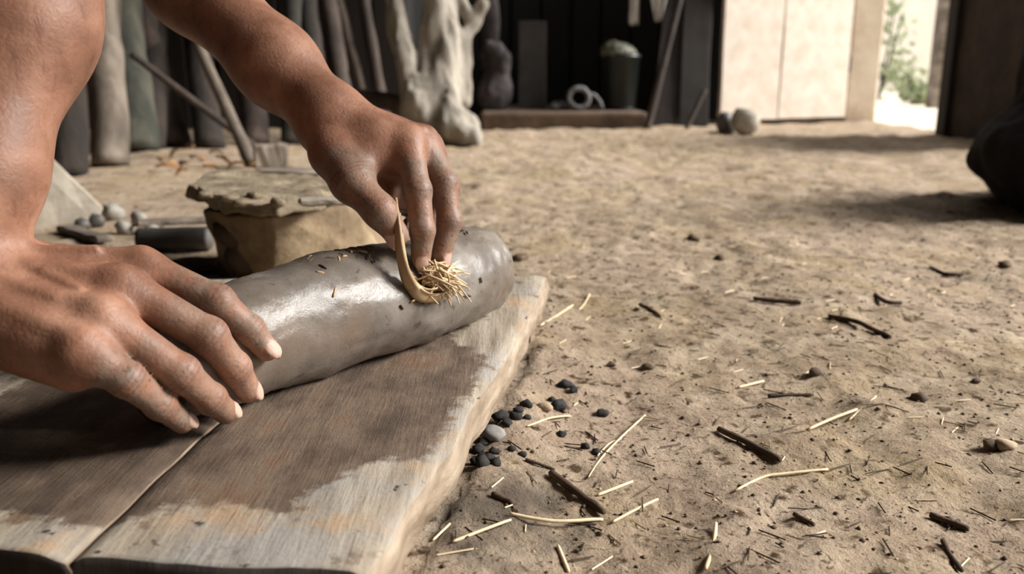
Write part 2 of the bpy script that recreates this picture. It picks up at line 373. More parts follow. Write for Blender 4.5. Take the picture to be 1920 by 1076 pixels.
def plank_wall(name, x0, x1, z1, y, mat, w=.17, axis='x', seed=0, z0=-.03):
    """a wall: backing sheet with separate upright planks, joints open"""
    root = box(name, (x0, y+.03, z0), (x1, y+.06, z1), mat) if axis == 'x' else box(name, (y+.03, x0, z0), (y+.06, x1, z1), mat)
    tag(root, kind='structure'); me = [board_mesh('plank', z1-z0, w-.012, .025, seed+k, 6, 2, .005, .004) for k in range(3)]
    for mm in me: mm.materials.append(mat)
    n = int((x1-x0)/w)
    for k in range(n):
        o = bpy.data.objects.new('plank', me[k % 3]); COL.objects.link(o); o.parent = root
        c = x0+(k+.5)*(x1-x0)/n
        o.rotation_euler = (0, -math.pi/2, 0) if axis != 'x' else Euler((0, -math.pi/2, math.pi/2)).to_matrix().to_euler()
        if axis == 'x':
            o.matrix_local = Matrix.Translation((c, y+.002, z0)) @ Matrix(((0,1,0,0),(0,0,1,0),(1,0,0,0),(0,0,0,1)))
        else:
            o.matrix_local = Matrix.Translation((y+.03, c, z0)) @ Matrix(((0,0,-1,0),(0,1,0,0),(1,0,0,0),(0,0,0,1)))
    return root
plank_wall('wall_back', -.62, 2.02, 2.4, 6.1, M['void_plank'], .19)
plank_wall('wall_middle', -2.5, -.55, 2.4, 4.62, M['dark_plank'], .16, seed=5)
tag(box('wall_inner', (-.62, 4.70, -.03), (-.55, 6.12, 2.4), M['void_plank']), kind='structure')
tag(box('wall_left', (-2.56, -1.2, -.03), (-2.48, 4.66, 2.4), M['earth_wall']), kind='structure')
# right wall with the doorway between y = 4.12 and y = 5.42
tag(box('wall_right', (2.03, 3.25, -.03), (2.22, 4.12, .85), M['earth_wall'], bev=.01), kind='structure')
tag(box('wall_right', (2.05, 5.42, -.03), (2.24, 6.16, 2.4), M['plaster'], bev=.012), kind='structure')
ceil = tag(box('sun_blocking_ceiling', (-2.6, -1.3, 2.42), (1.35, 6.4, 2.46), M['void_plank']), kind='structure')
tag(box('sun_blocking_ceiling', (1.35, -1.3, 2.42), (2.8, 1.7, 2.46), M['void_plank']), kind='structure')  # unseen roof piece added to hold sun off the near floor
tag(box('wall_light_block', (-2.56, -1.34, -.03), (2.2, -1.26, 2.42), M['earth_wall']), kind='structure')  # unseen wall added behind the camera to cut frontal light
for k, yy in enumerate((-.6, .5, 1.6, 2.7, 3.6, 4.5, 5.4)):
    o = link('beam', board_mesh('beam', 3.8, .12, .14, 40+k, 10), M['dark_log'], ceil); o.location = (-2.5, yy, 2.27)
yard = tag(box('ground_outside', (2.2, 2.0, -.25), (16, 26, -.03), M['yard']), kind='structure')

# door leaf folded back into the shed, two wide whitewashed boards on a backing
dl, dr = Vector((1.1812, 5.04, 0.0158)), Vector((2.0169, 5.36, 0.0086))
dl.z = dr.z = .025
door = tag(empty('door_1', dl), 'wide whitewashed plank door standing open by the bright doorway', None, None, 'structure')
ang = math.atan2(dr.y-dl.y, dr.x-dl.x); door.rotation_euler = (0, 0, ang); DW = (dr-dl).length
for (a, b, sd) in ((0, .445, 1), (.452, 1, 2)):
    me = board_mesh('plank', 1.92, (b-a)*DW, .03, sd, 8, 2, .004, .004)
    o = link('plank', me, M['door'], door)
    o.matrix_local = Matrix.Translation(((a+b)/2*DW, -.015, 0)) @ Matrix(((0,1,0,0),(0,0,1,0),(1,0,0,0),(0,0,0,1)))
for zz in (.28, 1.5):
    o = link('ledger', board_mesh('ledger', DW*.92, .11, .028, 3), M['dark_plank'], door)
    o.matrix_local = Matrix.Translation((DW*.04, .045, zz)) @ Euler((math.pi/2, 0, 0)).to_matrix().to_4x4()
for zz in (.32, 1.56):
    h = link('hinge', tube('hinge', [(DW+.01, 0, zz-.05, .012), (DW+.01, 0, zz+.05, .012)], 4, 10), M['dark_log'], door)
# frame post on the near side of the doorway
tag(box('trim_1', (2.005, 4.07, -.02), (2.05, 4.16, .9), M['dark_plank'], bev=.006), kind='structure')
# ---- outdoors: pale house wall, post and bushes
hw = tag(box('house_wall', (3.0, 17.0, -.1), (12.5, 17.4, 4.5), M['bright_plaster'], bev=.02), 'sunlit pale house wall far beyond the open doorway', 'wall', None, 'structure')
gp = link('gate_post', board_mesh('gate_post', 1.5, .14, .14, 3, 8), M['pale_log']); gp.location = (4.1531, 8.5, 0.1064); gp.location.z = -.03
gp.rotation_euler = (0, -math.pi/2, 0); tag(gp, 'pinkish wooden post standing outside the doorway in bright light', 'post')
def bush(loc, r, n, seed, label):
    root = empty('bush', loc); R = np.random.RandomState(seed); V = []; F = []
    for i in range(n):
        d = R.normal(size=3); d /= np.linalg.norm(d); c = d*np.array(r)*R.uniform(.55, 1)+np.array([0,0,r[2]])
        a = R.normal(size=3); a /= np.linalg.norm(a); b = np.cross(a, d); b /= np.linalg.norm(b)+1e-6; s = .06
        k = len(V); V += [c-a*s, c+b*s*.45, c+a*s, c-b*s*.45]; F.append((k, k+1, k+2, k+3))
    tag(link('foliage', mesh_py('foliage', V, F), M['foliage'], root), kind='stuff')
    for k in range(4):
        link('stem', tube('stem', [(0,0,-.02,.015), (R.uniform(-.5,.5)*r[0], R.uniform(-.5,.5)*r[1], r[2]*1.4, .006)], 5, 6), M['dark_log'], root)
    return tag(root, label, 'bush')
b = (4.5564, 11.0, 0.2164); bush((b[0], 11.0, -.03), (.35, .35, .75), 260, 1, 'tall thin bush beside the pale jamb, outside the doorway')
b = (5.31, 12.0, 0.0702); bush((b[0], 12.0, -.03), (.3, .3, .28), 160, 2, 'low round bush in the middle of the bright doorway')
b = (4.3582, 9.5, 0.1139); bush((b[0], 9.5, -.03), (.2, .2, .12), 160, 3, 'smallest low plant outside, near the gate post')

# ------------------------------------------------------------------ the person: one continuous sculpted body
A_ = lambda t: np.array(t, float)
def P4(p, r): return (p[0], p[1], p[2], r)
# right arm (nearer)
rW = (-0.3284, 0.4854, 0.1601); rE = (-0.297, 0.6167, 0.4013); rS = (-.47, .545, .665)
rM = (-0.3022, 0.5517, 0.2832)
rIdx = [P4((-0.2339, 0.5333, 0.1622),.0112), P4((-0.1864, 0.529, 0.1407),.0103), P4((-0.1692, 0.5344, 0.1204),.0090), P4((-0.1596, 0.5361, 0.1065),.0078)]
rMid = [P4((-0.2327, 0.5001, 0.1572),.0125), P4((-0.1848, 0.5046, 0.1252),.0110), P4((-0.1749, 0.5171, 0.1003),.0096), P4((-0.1717, 0.5297, 0.0806),.0082)]
rRin = [P4((-0.2332, 0.4735, 0.1452),.0120), P4((-0.194, 0.4803, 0.1098),.0104), P4((-0.1841, 0.4964, 0.0876),.0090), P4((-0.1803, 0.5105, 0.0735),.0078)]
rPin = [P4((-0.238, 0.4539, 0.1325),.0112), P4((-0.2157, 0.4576, 0.1141),.0096), P4((-0.2057, 0.4741, 0.0929),.0084), P4((-0.1999, 0.4894, 0.0759),.0073)]
rThu = [P4((-0.3203, 0.5249, 0.1742),.0150), P4((-0.3111, 0.586, 0.1505),.0130), P4((-0.2906, 0.6224, 0.1099),.0110), P4((-0.2689, 0.631, 0.0822),.009)]
def hand_frame(wr, idx, pin, mid):
    f = A_(mid[:3])-A_(wr); f /= np.linalg.norm(f); s = A_(idx[:3])-A_(pin[:3]); s -= f*(s@f); s /= np.linalg.norm(s)
    return f, s, np.cross(s, f)
def nailframe(f, up):
    t = A_(f[3][:3])-A_(f[2][:3]); t /= np.linalg.norm(t); u = up-t*(up@t); u /= np.linalg.norm(u)
    c = A_(f[3][:3])+t*f[3][3]*.28+u*f[3][3]*.78; return c, np.stack([t, np.cross(u, t), u], 1), f[3][3]
def make_hand(wr, fing, thumb, flip, palm_drop, nail_up, ridge=1., web=()):
    f, s, n = hand_frame(wr, fing[0][0], fing[3][0], fing[1][0]); n = n*flip
    wr = A_(wr); roots = [wr+s*w+f*.012 for w in (.016, .005, -.006, -.016)]
    nails = [nailframe(x, u) for x, u in zip(fing+[thumb], nail_up)]
    def sd(p):
        palm = None
        for q, fg in zip(roots, fing):
            a, b = A_(q)-n*.004, A_(fg[0][:3])-n*.003
            d = rcone(p, a, b, .0165, .0120); palm = d if palm is None else smin(palm, d, .020)
            d = rcone(p, a-n*palm_drop, b-n*palm_drop-f*.006, .015, .011); palm = smin(palm, d, .014)
        a = A_(thumb[0][:3]); palm = smin(palm, rcone(p, wr+s*.012+f*.008-n*.006, A_(thumb[0][:3]), .016, thumb[0][3]), .014)
        palm = smin(palm, rcone(p, A_(thumb[1][:3]), A_(fing[0][0][:3])*.62+A_(roots[0])*.38-n*.008, .010, .0105), .022)
        for a_, b_, r_ in web: palm = smin(palm, rcone(p, a_, b_, r_, r_), .012)
        for q, fg in zip(roots, fing):                          # tendons and knuckles
            b = A_(fg[0][:3]); palm = smin(palm, rcone(p, A_(q)+n*.0120, b+n*.0090, .0022*ridge, .0030*ridge), .007)
        d = palm
        th = chain(p, thumb, .008); res = smin(palm, th, .012)
        for i, fg in enumerate(fing):
            c = chain(p, [(fg[0][0], fg[0][1], fg[0][2], fg[0][3])]+list(fg[1:]), .004)
            for j in (1, 2):                                     # joint swellings
                c = smin(c, ell(p, A_(fg[j][:3])+n*fg[j][3]*.06, (fg[j][3]*.97,)*3), .004)
            res = np.minimum(res, smin(palm, c, .011)) if i == 0 else smin(res, smin(palm, c, .011), .0014)
        for c, R, r in nails:
            res = smin(res, ell(p, c, (r*.95, r*.72, r*.24), R), .0012)
        return res
    return sd, f, s, n, nails
UPV = A_((0, 0, 1))
rfN = A_((.25, -.35, .9))
rHand, rf, rs, rn, rNails = make_hand(rW, [rIdx, rMid, rRin, rPin], rThu, 1 if hand_frame(rW, rIdx[0], rPin[0], rMid[0])[2][2] > 0 else -1, .011,
    [A_((.8,-.5,.3))]+[A_((.6,-.4,.7))]*3+[A_((-.5,.5,.5))])
def rArm(p):
    d = chain(p, [P4(A_(rE), .037), P4(A_(rE)*.62+A_(rW)*.38, .0395), P4(A_(rE)*.25+A_(rW)*.75, .031), P4(A_(rW), .0275)], .03)
    d = smin(d, rcone(p, A_(rW)+rs*.012, A_(rW)-rs*.012, .021, .021), .02)
    d = smin(d, rcone(p, rS, rE, .052, .041), .03)
    h = rHand(p); d = smin(d, h, .018)
    vv = lambda f, w, h: rW+rf*f+rs*w+rn*h
    vs = [(vv(.032,.012,.0128), vv(.058,-.002,.0122)), (vv(.058,-.002,.0122), vv(.086,.010,.0102)), (vv(.045,.004,.0124), vv(.080,-.018,.0105)), (vv(.035,.020,.0122), vv(.078,.026,.0105)), (vv(.03,-.010,.0125), vv(.07,-.026,.0105))]
    for a, b in vs: d = smin(d, rcone(p, a, b, .0027, .0025), .0035)
    return d
rW = A_(rW)
# left arm (farther)
lW = A_((-0.1551, 0.7317, 0.249)); lE = (-0.3584, 0.849, 0.4245); lS = (-.47, .925, .69)
lIdx = [P4((-0.084, 0.7016, 0.2268),.0124), P4((-0.0742, 0.6774, 0.1913),.0106), P4((-0.0701, 0.667, 0.1617),.0093), P4((-0.072, 0.6675, 0.1386),.0079)]
lMid = [P4((-0.0732, 0.7218, 0.2253),.0124), P4((-0.0555, 0.7027, 0.1936),.0108), P4((-0.0506, 0.6925, 0.1646),.0095), P4((-0.0576, 0.6868, 0.1372),.0081)]
lRin = [P4((-0.072, 0.7452, 0.2199),.0118), P4((-0.0554, 0.7339, 0.1866),.0102), P4((-0.0699, 0.7271, 0.1589),.0092), P4((-0.085, 0.7161, 0.1562),.0080)]
lPin = [P4((-0.0786, 0.7645, 0.2146),.0110), P4((-0.0662, 0.7541, 0.185),.0094), P4((-0.0828, 0.7392, 0.1662),.0084), P4((-0.0962, 0.7303, 0.1721),.0072)]
lThu = [P4((-0.1423, 0.6955, 0.2188),.0175), P4((-0.1241, 0.67, 0.1989),.0150), P4((-0.1007, 0.6528, 0.1791),.0120), P4((-0.0885, 0.6544, 0.1606),.0094)]
lHand, lf, ls, ln, lNails = make_hand(lW, [lIdx, lMid, lRin, lPin], lThu, 1 if hand_frame(lW, lIdx[0], lPin[0], lMid[0])[2][2] > 0 else -1, .012,
    [A_((.15,-.5,.1)), A_((.6,-.3,.1)), A_((.6,-.3,.1)), A_((.6,-.3,.1)), A_((-.6,-.5,.3))], web=(((-0.1175, 0.7062, 0.1997), (-0.0914, 0.7233, 0.1978), .013), ((-0.1069, 0.6949, 0.183), (-0.0895, 0.7218, 0.1792), .010)))
def lArm(p):
    d = chain(p, [P4(A_(lE), .035), P4(A_(lE)*.62+lW*.38, .0365), P4(A_(lE)*.22+lW*.78, .0300), P4(lW, .0245)], .03)
    d = smin(d, rcone(p, lW+ls*.008, lW-ls*.010, .022, .022), .02)
    d = smin(d, rcone(p, lS, lE, .052, .041), .03)
    d = smin(d, lHand(p), .018)
    for a, b in ((lW+lf*.03+ln*.0124+ls*.012, lW+lf*.065+ln*.0115+ls*.002), (lW+lf*.04+ln*.012+ls*.016, lW+lf*.085+ln*.0102+ls*.012)):
        d = smin(d, rcone(p, a, b, .0022, .0022), .004)
    return d
NECK, HEAD = A_((-.50, .735, .76)), A_((-.37, .73, .93))
hipR, hipL, kneeR, kneeL, ankR, ankL = [A_(q) for q in ((-.97,.64,.24), (-.97,.83,.24), (-.66,.52,.075), (-.68,.93,.075), (-1.06,.56,.06), (-1.06,.90,.06))]
def torso(p, g=0.):
    d = rcone(p, (-.93,.735,.28), (-.62,.735,.60), .135+g, .15+g)
    d = smin(d, rcone(p, (-.50,.60,.66), (-.50,.87,.67), .075+g, .075+g), .1)
    return smin(d, rcone(p, hipR, hipL, .115+g, .115+g), .08)
def legs(p, g=0.):
    d = None
    for h, k, a in ((hipR, kneeR, ankR), (hipL, kneeL, ankL)):
        e = smin(rcone(p, h, k, .085+g, .06+g), rcone(p, k, a, .055+g, .04+g), .03); d = e if d is None else np.minimum(d, e)
    return d
def body_rest(p):
    d = smin(torso(p), legs(p), .04)
    d = smin(d, rcone(p, NECK-A_((.03,0,.06)), HEAD-A_((.02,0,.06)), .062, .055), .03)
    fwd = A_((.72, 0, -.69)); up = A_((.69, 0, .72))
    hd = ell(p, HEAD+up*.03, (.098, .077, .11), np.stack([fwd, A_((0,1,0)), up], 1))
    hd = smin(hd, ell(p, HEAD+fwd*.03-up*.045, (.07, .058, .075), np.stack([fwd, A_((0,1,0)), up], 1)), .04)
    hd = smin(hd, rcone(p, HEAD+fwd*.092+up*.012, HEAD+fwd*.112-up*.028, .009, .014), .012)
    hd = smin(hd, rcone(p, HEAD+fwd*.088-up*.062+A_((0,.02,0)), HEAD+fwd*.088-up*.062-A_((0,.02,0)), .008, .008), .01)
    for sgn in (-1, 1):
        hd = smin(hd, ell(p, HEAD+A_((0,.078*sgn,0))-up*.005, (.026, .01, .032), np.stack([fwd, A_((0,1,0)), up], 1)), .006)
        hd = np.maximum(hd, -ell(p, HEAD+fwd*.103+A_((0,.032*sgn,0))+up*.008, (.014, .016, .01), np.stack([fwd, A_((0,1,0)), up], 1)))
        hd = smin(hd, ell(p, HEAD+fwd*.082+A_((0,.032*sgn,0))+up*.008, (.013,)*3), .002)
    d = smin(d, hd, .02)
    for a in (ankR, ankL):
        d = smin(d, rcone(p, a, a+A_((-.17,0,-.02)), .038, .028), .03)
        for t in range(5): d = smin(d, rcone(p, a+A_((-.17,(t-2)*.015,-.02)), a+A_((-.215,(t-2)*.017,-.03)), .011, .009), .008)
    for s_, e_ in ((rS, rE), (lS, lE)):
        cut = A_(s_)*.45+A_(e_)*.55; arm = rcone(p, s_, cut, .052, .0465); d = smin(d, arm, .05)
    return d
def arm_clip(f, s_, e_):
    c = A_(s_)*.5+A_(e_)*.5; t = A_(e_)-A_(s_); t /= np.linalg.norm(t)
    return lambda p: np.maximum(f(p), -((p-c)@t))
def bounds(pts, m=.06):
    a = np.array([q[:3] for q in pts]); return a.min(0)-m, a.max(0)+m
parts = []
rp = [rE, tuple(A_(rS)*.5+A_(rE)*.5), tuple(rW)]+rIdx+rMid+rRin+rPin+rThu
lp = [lE, tuple(A_(lS)*.5+A_(lE)*.5), tuple(lW)]+lIdx+lMid+lRin+lPin+lThu
V1, Q1 = sdf_mesh(arm_clip(rArm, rS, rE), *bounds(rp), .0016)
V2, Q2 = sdf_mesh(arm_clip(lArm, lS, lE), *bounds(lp), .0018)
V3, Q3 = sdf_mesh(body_rest, (-1.40,.36,0), (-.20,1.10,1.10), .008, slack=1.6)
BV = np.concatenate([V1, V2, V3]); BQ = np.concatenate([Q1, Q2+len(V1), Q3+len(V1)+len(V2)])
bm_ = mesh_np('person', BV, BQ)
clay = np.zeros(len(BV)); nail = np.zeros(len(BV)); crease = np.zeros(len(BV)); AV = BV[:len(V1)+len(V2)]
def seg_d(p, a, b):
    a = A_(a[:3]); b = A_(b[:3]); t = np.clip(((p-a)@(b-a))/((b-a)@(b-a)), 0, 1); return np.linalg.norm(p-a-t[:,None]*(b-a), axis=1)
for fg, amt in [(x, .95) for x in (rIdx, rPin)]+[(x, .6) for x in (rMid, rRin)]+[(x, .95) for x in (lIdx, lMid, lRin, lPin, lThu)]:
    m = (A_(fg[0][:3])*.35+A_(fg[1][:3])*.65)
    d = np.minimum(seg_d(AV, m, fg[1]), np.minimum(seg_d(AV, fg[1], fg[2]), seg_d(AV, fg[2], fg[3])))
    clay[:len(AV)] = np.maximum(clay[:len(AV)], amt*np.clip((fg[1][3]*1.7-d)/(fg[1][3]*.5), 0, 1))
    for j, amp in ((1, .55), (2, .4)):                            # knuckle creases
        t = A_(fg[j+1][:3])-A_(fg[j-1][:3]); t /= np.linalg.norm(t); q = AV-A_(fg[j][:3]); ax = q@t; rad = np.linalg.norm(q, axis=1)
        w = (rad < fg[j][3]*1.5)*amp*np.maximum(0, np.maximum(np.exp(-((ax-.001)/.0007)**2), np.maximum(np.exp(-((ax+.0025)/.0007)**2), np.exp(-((ax-.004)/.0006)**2))))
        crease[:len(AV)] = np.maximum(crease[:len(AV)], w)
for c, R, r in rNails+lNails:
    q = (AV-c)@R; k = (np.abs(q[:,0])/(r*.85))**2.5+(np.abs(q[:,1])/(r*.70))**2.5
    nail[:len(AV)] = np.maximum(nail[:len(AV)], np.clip((1.0-k)*4, 0, 1)*(q[:,2] > -.0022)*(q[:,2] < .0045))
for nm, v in (('clay', clay), ('nail', nail), ('crease', crease)):
    a = bm_.attributes.new(nm, 'FLOAT', 'POINT'); a.data.foreach_set('value', v.astype(np.float32))
person = link('person', bm_, M['skin'])
tag(person, 'kneeling person, bare forearms and clay-smeared hands smoothing the grey roll', 'person')
def shirt_f(p):
    o = torso(p, .014)
    for s_, e_ in ((rS, rE), (lS, lE)): o = smin(o, rcone(p, s_, A_(s_)*.38+A_(e_)*.62, .066, .062), .05)
    hole = rcone(p, NECK-A_((.02,0,.03)), HEAD, .066, .07); o = np.maximum(o, -hole)
    o = np.maximum(o, -((p-A_((-.94,.735,.30)))@A_((.7,0,.7))))
    for s_, e_ in ((rS, rE), (lS, lE)):
        t = A_(e_)-A_(s_); L = np.linalg.norm(t); t /= L; o = np.maximum(o, np.where(((p-A_(s_))@t > .3*L) & (seg_d(p, s_, e_) < .1), (p-A_(s_))@t-.6*L, -1))
    return o
sculpt('shirt', shirt_f, (-1.2,.40,.15), (-.25,1.10,.90), .009, M['shirt'], person)
sculpt('trousers', lambda p: np.maximum(smin(smin(legs(p, .022), rcone(p, hipR, hipL, .132, .132), .05), rcone(p, (-.95,.735,.26), (-.88,.735,.33), .14, .145), .05), np.maximum((p-A_((-.88,.735,.36)))@A_((.7,0,.7)), .012-p[:,2])), (-1.25,.36,-.01), (-.5,1.12,.55), .008, M['trousers'], person)
sculpt('hair', lambda p: np.maximum(ell(p, HEAD+A_((.69,0,.72))*.036-A_((.72,0,-.69))*.008, (.107,.086,.117), np.stack([A_((.72,0,-.69)), A_((0,1,0)), A_((.69,0,.72))], 1)), (p-HEAD)@A_((.72,0,-.69))*.8-(p-HEAD)@A_((.69,0,.72))*.6-.045), (-.6,.6,.75), (-.2,.86,1.12), .006, M['hair'], person)

# ------------------------------------------------------------------ clay roll under the hands
def roll_mesh():
    ax = spline([(-.228,.519,.099,.0388), (-.205,.55,.100,.040), (-.14,.635,.104,.044), (-.075,.72,.103,.043), (-.042,.778,.1015,.0415), (-.034,.793,.1012,.0412)], 90)
    seg = 96; V = []; n = len(ax); t0 = None
    for i in range(n):
        t = ax[min(i+1,n-1),:3]-ax[max(i-1,0),:3]; t /= np.linalg.norm(t); a = np.cross(t, [0,0,1]); a /= np.linalg.norm(a); b = np.cross(a, t)
        for k in range(seg):
            w = 2*math.pi*k/seg; V.append(ax[i,:3]+ax[i,3]*(a*math.cos(w)+b*math.sin(w)))
    V = np.array(V); C = np.repeat(ax[:,:3], seg, 0); d = V-C; L = np.linalg.norm(d, axis=1)[:,None]
    V = C+d/L*(L+(.0022*fnoise(V, 28, 3, 2)+.0006*fnoise(V, 160, 2, 5))[:,None]*2)
    I = np.arange(n*seg).reshape(n, seg); F = np.stack([I[:-1], np.roll(I, -1, 1)[:-1], np.roll(I, -1, 1)[1:], I[1:]], -1).reshape(-1, 4)
    V = list(V); F = [tuple(f) for f in F]
    for end, s in ((0, -1), (n-1, 1)):                            # rounded rims; near end hollowed deep so it falls into shade
        t = (ax[1]-ax[0] if end == 0 else ax[-1]-ax[-2])[:3]; t = t/np.linalg.norm(t)*s; prev = [end*seg+k for k in range(seg)]; base = np.array([V[k] for k in prev]); c = ax[end,:3]
        for f, o in (((.97, .0035), (.90, .006), (.80, .0055), (.68, .001), (.35, -.004)) if s > 0 else ((.97, .003), (.90, .004), (.82, .001), (.78, -.008), (.76, -.06), (.74, -.14))):
            new = c+(base-c)*f+t*o; st = len(V); V += list(new); cur = [st+k for k in range(seg)]
            for k in range(seg):
                q = (prev[k], prev[(k+1)%seg], cur[(k+1)%seg], cur[k]); F.append(q if s > 0 else q[::-1])
            prev = cur
        F.append(tuple(prev) if s > 0 else tuple(prev[::-1]))
    me = mesh_py('clay_roll', V, F, True)
    v = np.array(V); end = ax[-1,:3]; dry = np.clip((.045-np.linalg.norm((v-end)*np.array([1,1,.55]), axis=1))/.03, 0, 1)*.55
    a = me.attributes.new('dry', 'FLOAT', 'POINT'); a.data.foreach_set('value', dry.astype(np.float32)); return me, ax
rm, RAX = roll_mesh()
roll = tag(link('clay_roll', rm, M['clay']), 'shiny wet grey clay roll lying on the board under both hands', 'clay roll')
def roll_pt(i, ang, lift=0.):
    """point on the roll surface: index along axis 0..1, angle from right side up"""
    k = i*(len(RAX)-1); a0 = RAX[int(k)]; t = RAX[min(int(k)+1,len(RAX)-1),:3]-RAX[max(int(k)-1,0),:3]; t /= np.linalg.norm(t)
    a = np.cross(t, [0,0,1]); a /= np.linalg.norm(a); b = np.cross(a, t); return a0[:3]+(a0[3]+lift)*(a*math.cos(ang)+b*math.sin(ang)), t, a*math.cos(ang)+b*math.sin(ang)
# chopped straw stuck to the clay
for k in range(46):
    if k < 26: i, an = RNG.gauss(.43, .035), RNG.gauss(1.42, .14)
    elif k < 40: i, an = RNG.gauss(.54, .05), RNG.gauss(.12, .15)
    else: i, an = RNG.uniform(.35, .8), RNG.uniform(.2, 1.8)
    i = min(max(i, .05), .95); p, t, nn = roll_pt(i, an, .0012); s = np.cross(nn, t); w = RNG.uniform(0, 3.14); d = (t*math.cos(w)+s*math.sin(w))*RNG.uniform(.002, .0055)
    link('straw_fleck', tube('straw_fleck', [P4(p-d, .0007), P4(p+nn*.0004, .0010), P4(p+d, .0006)], 4, 5), [M['husk'], M['twig'], M['clod']][k % 3], roll)

# ------------------------------------------------------------------ straw wisp pinched in the far hand
wisp = empty('straw_wisp', (-0.0705, 0.6519, 0.1169))
wisp_l = A_(wisp.location)
def ribbon(pts, width, th, side, n=40):
    C = spline(pts, n); V = []; F = []; s = A_(side); s /= np.linalg.norm(s)
    for i in range(n):
        t = C[min(i+1,n-1)]-C[max(i-1,0)]; t /= np.linalg.norm(t); a = s-t*(s@t); a /= np.linalg.norm(a); b = np.cross(t, a); w = width(i/(n-1))
        for u, v in ((-1,-.6), (-.5,.2), (0,.5), (.5,.2), (1,-.6), (.5,-.5), (0,-.3), (-.5,-.5)): V.append(C[i]+a*w*u+b*th*v*2)
    for i in range(n-1):
        for k in range(8): F.append((i*8+k, i*8+(k+1)%8, (i+1)*8+(k+1)%8, (i+1)*8+k))
    F.append(tuple(range(7,-1,-1))); F.append(tuple((n-1)*8+k for k in range(8)))
    return mesh_py('husk_band', np.array(V)-wisp_l, F, True)
bands = [
 ([(-0.0899, 0.6591, 0.188), (-0.0869, 0.6445, 0.1706), (-0.0844, 0.6382, 0.1493), (-0.0798, 0.6359, 0.1313), (-0.073, 0.6437, 0.1168), (-0.0628, 0.6562, 0.1093), (-0.0523, 0.6725, 0.1086)], lambda u: .0022+.0042*math.sin(min(1, u*1.1)*1.57), (0.6,-.3,.5)),
 ([(-0.0873, 0.6583, 0.1765), (-0.0842, 0.6456, 0.1581), (-0.0809, 0.6398, 0.1387), (-0.075, 0.6412, 0.1238), (-0.0662, 0.6493, 0.1146), (-0.0544, 0.6671, 0.1118), (-0.0468, 0.6826, 0.1159)], lambda u: .002+.0036*u, (.7,-.5,.2)),
 ([(-0.0841, 0.6407, 0.1426), (-0.0771, 0.6386, 0.1256), (-0.0692, 0.646, 0.1137), (-0.0574, 0.6618, 0.107)], lambda u: .0035+.002*math.sin(3*u), (.2,-.3,.8)),
 ([(-0.0811, 0.6412, 0.1363), (-0.073, 0.6448, 0.1216), (-0.0618, 0.6567, 0.1153), (-0.0491, 0.6787, 0.1169)], lambda u: .0045-.001*u, (.4,-.6,.5)),
]
for pts, w, sd in bands: link('husk_band', ribbon(pts, w, .0005, sd), M['husk'], wisp)
for k in range(110):
    b0 = A_((-0.0643, 0.6587, 0.1277))+NR.normal(0, .0048, 3); e0 = A_((-0.0528, 0.6699, 0.1146))+NR.normal(0, 1, 3)*A_((.0095, .009, .007))
    if k < 10: e0 = A_((-0.0404, 0.6942, 0.1213))+NR.normal(0, .005, 3)
    m = (b0+e0)/2+A_((0,0,.0025))+NR.normal(0, .0022, 3)
    link('straw', tube('straw', [P4(b0-wisp_l, .0007), P4(m-wisp_l, .0009), P4(e0-wisp_l, .0005)], 6, 5), M['straw' if k % 4 else 'husk'], wisp)
tag(wisp, 'wisp of pale straw and husk pinched between thumb and fingers on the roll', 'straw')

# ------------------------------------------------------------------ work board: two worn planks on a batten
MUD = np.array([(-.36,.40),(-.262,.412),(-.235,.392),(-.205,.391),(-.17,.413),(-.13,.408),(-.112,.402),(-.108,.43),(-.080,.462),(-.052,.470),(-.040,.53),(-.026,.60),(-.024,.66),(-.05,.71),(-.05,.86),(-.20,.86),(-.36,.70)])
def poly_sd(p, poly):
    d = np.full(len(p), 1e9); ins = np.zeros(len(p), bool)
    for a, b in zip(poly, np.roll(poly, -1, 0)):
        e = b-a; w = p-a; t = np.clip((w@e)/(e@e), 0, 1); d = np.minimum(d, np.linalg.norm(w-t[:,None]*e, axis=1))
        c = (a[1] > p[:,1]) != (b[1] > p[:,1]); ins ^= c & (p[:,0] < (b[0]-a[0])*(p[:,1]-a[1])/(b[1]-a[1]+1e-12)+a[0])
    return np.where(ins, -d, d)
board = tag(empty('work_board', (-.18, .62, 0)), 'worn two-plank wooden board streaked with brown mud under the clay roll', 'board')
BO = A_((-.18, .62, 0))
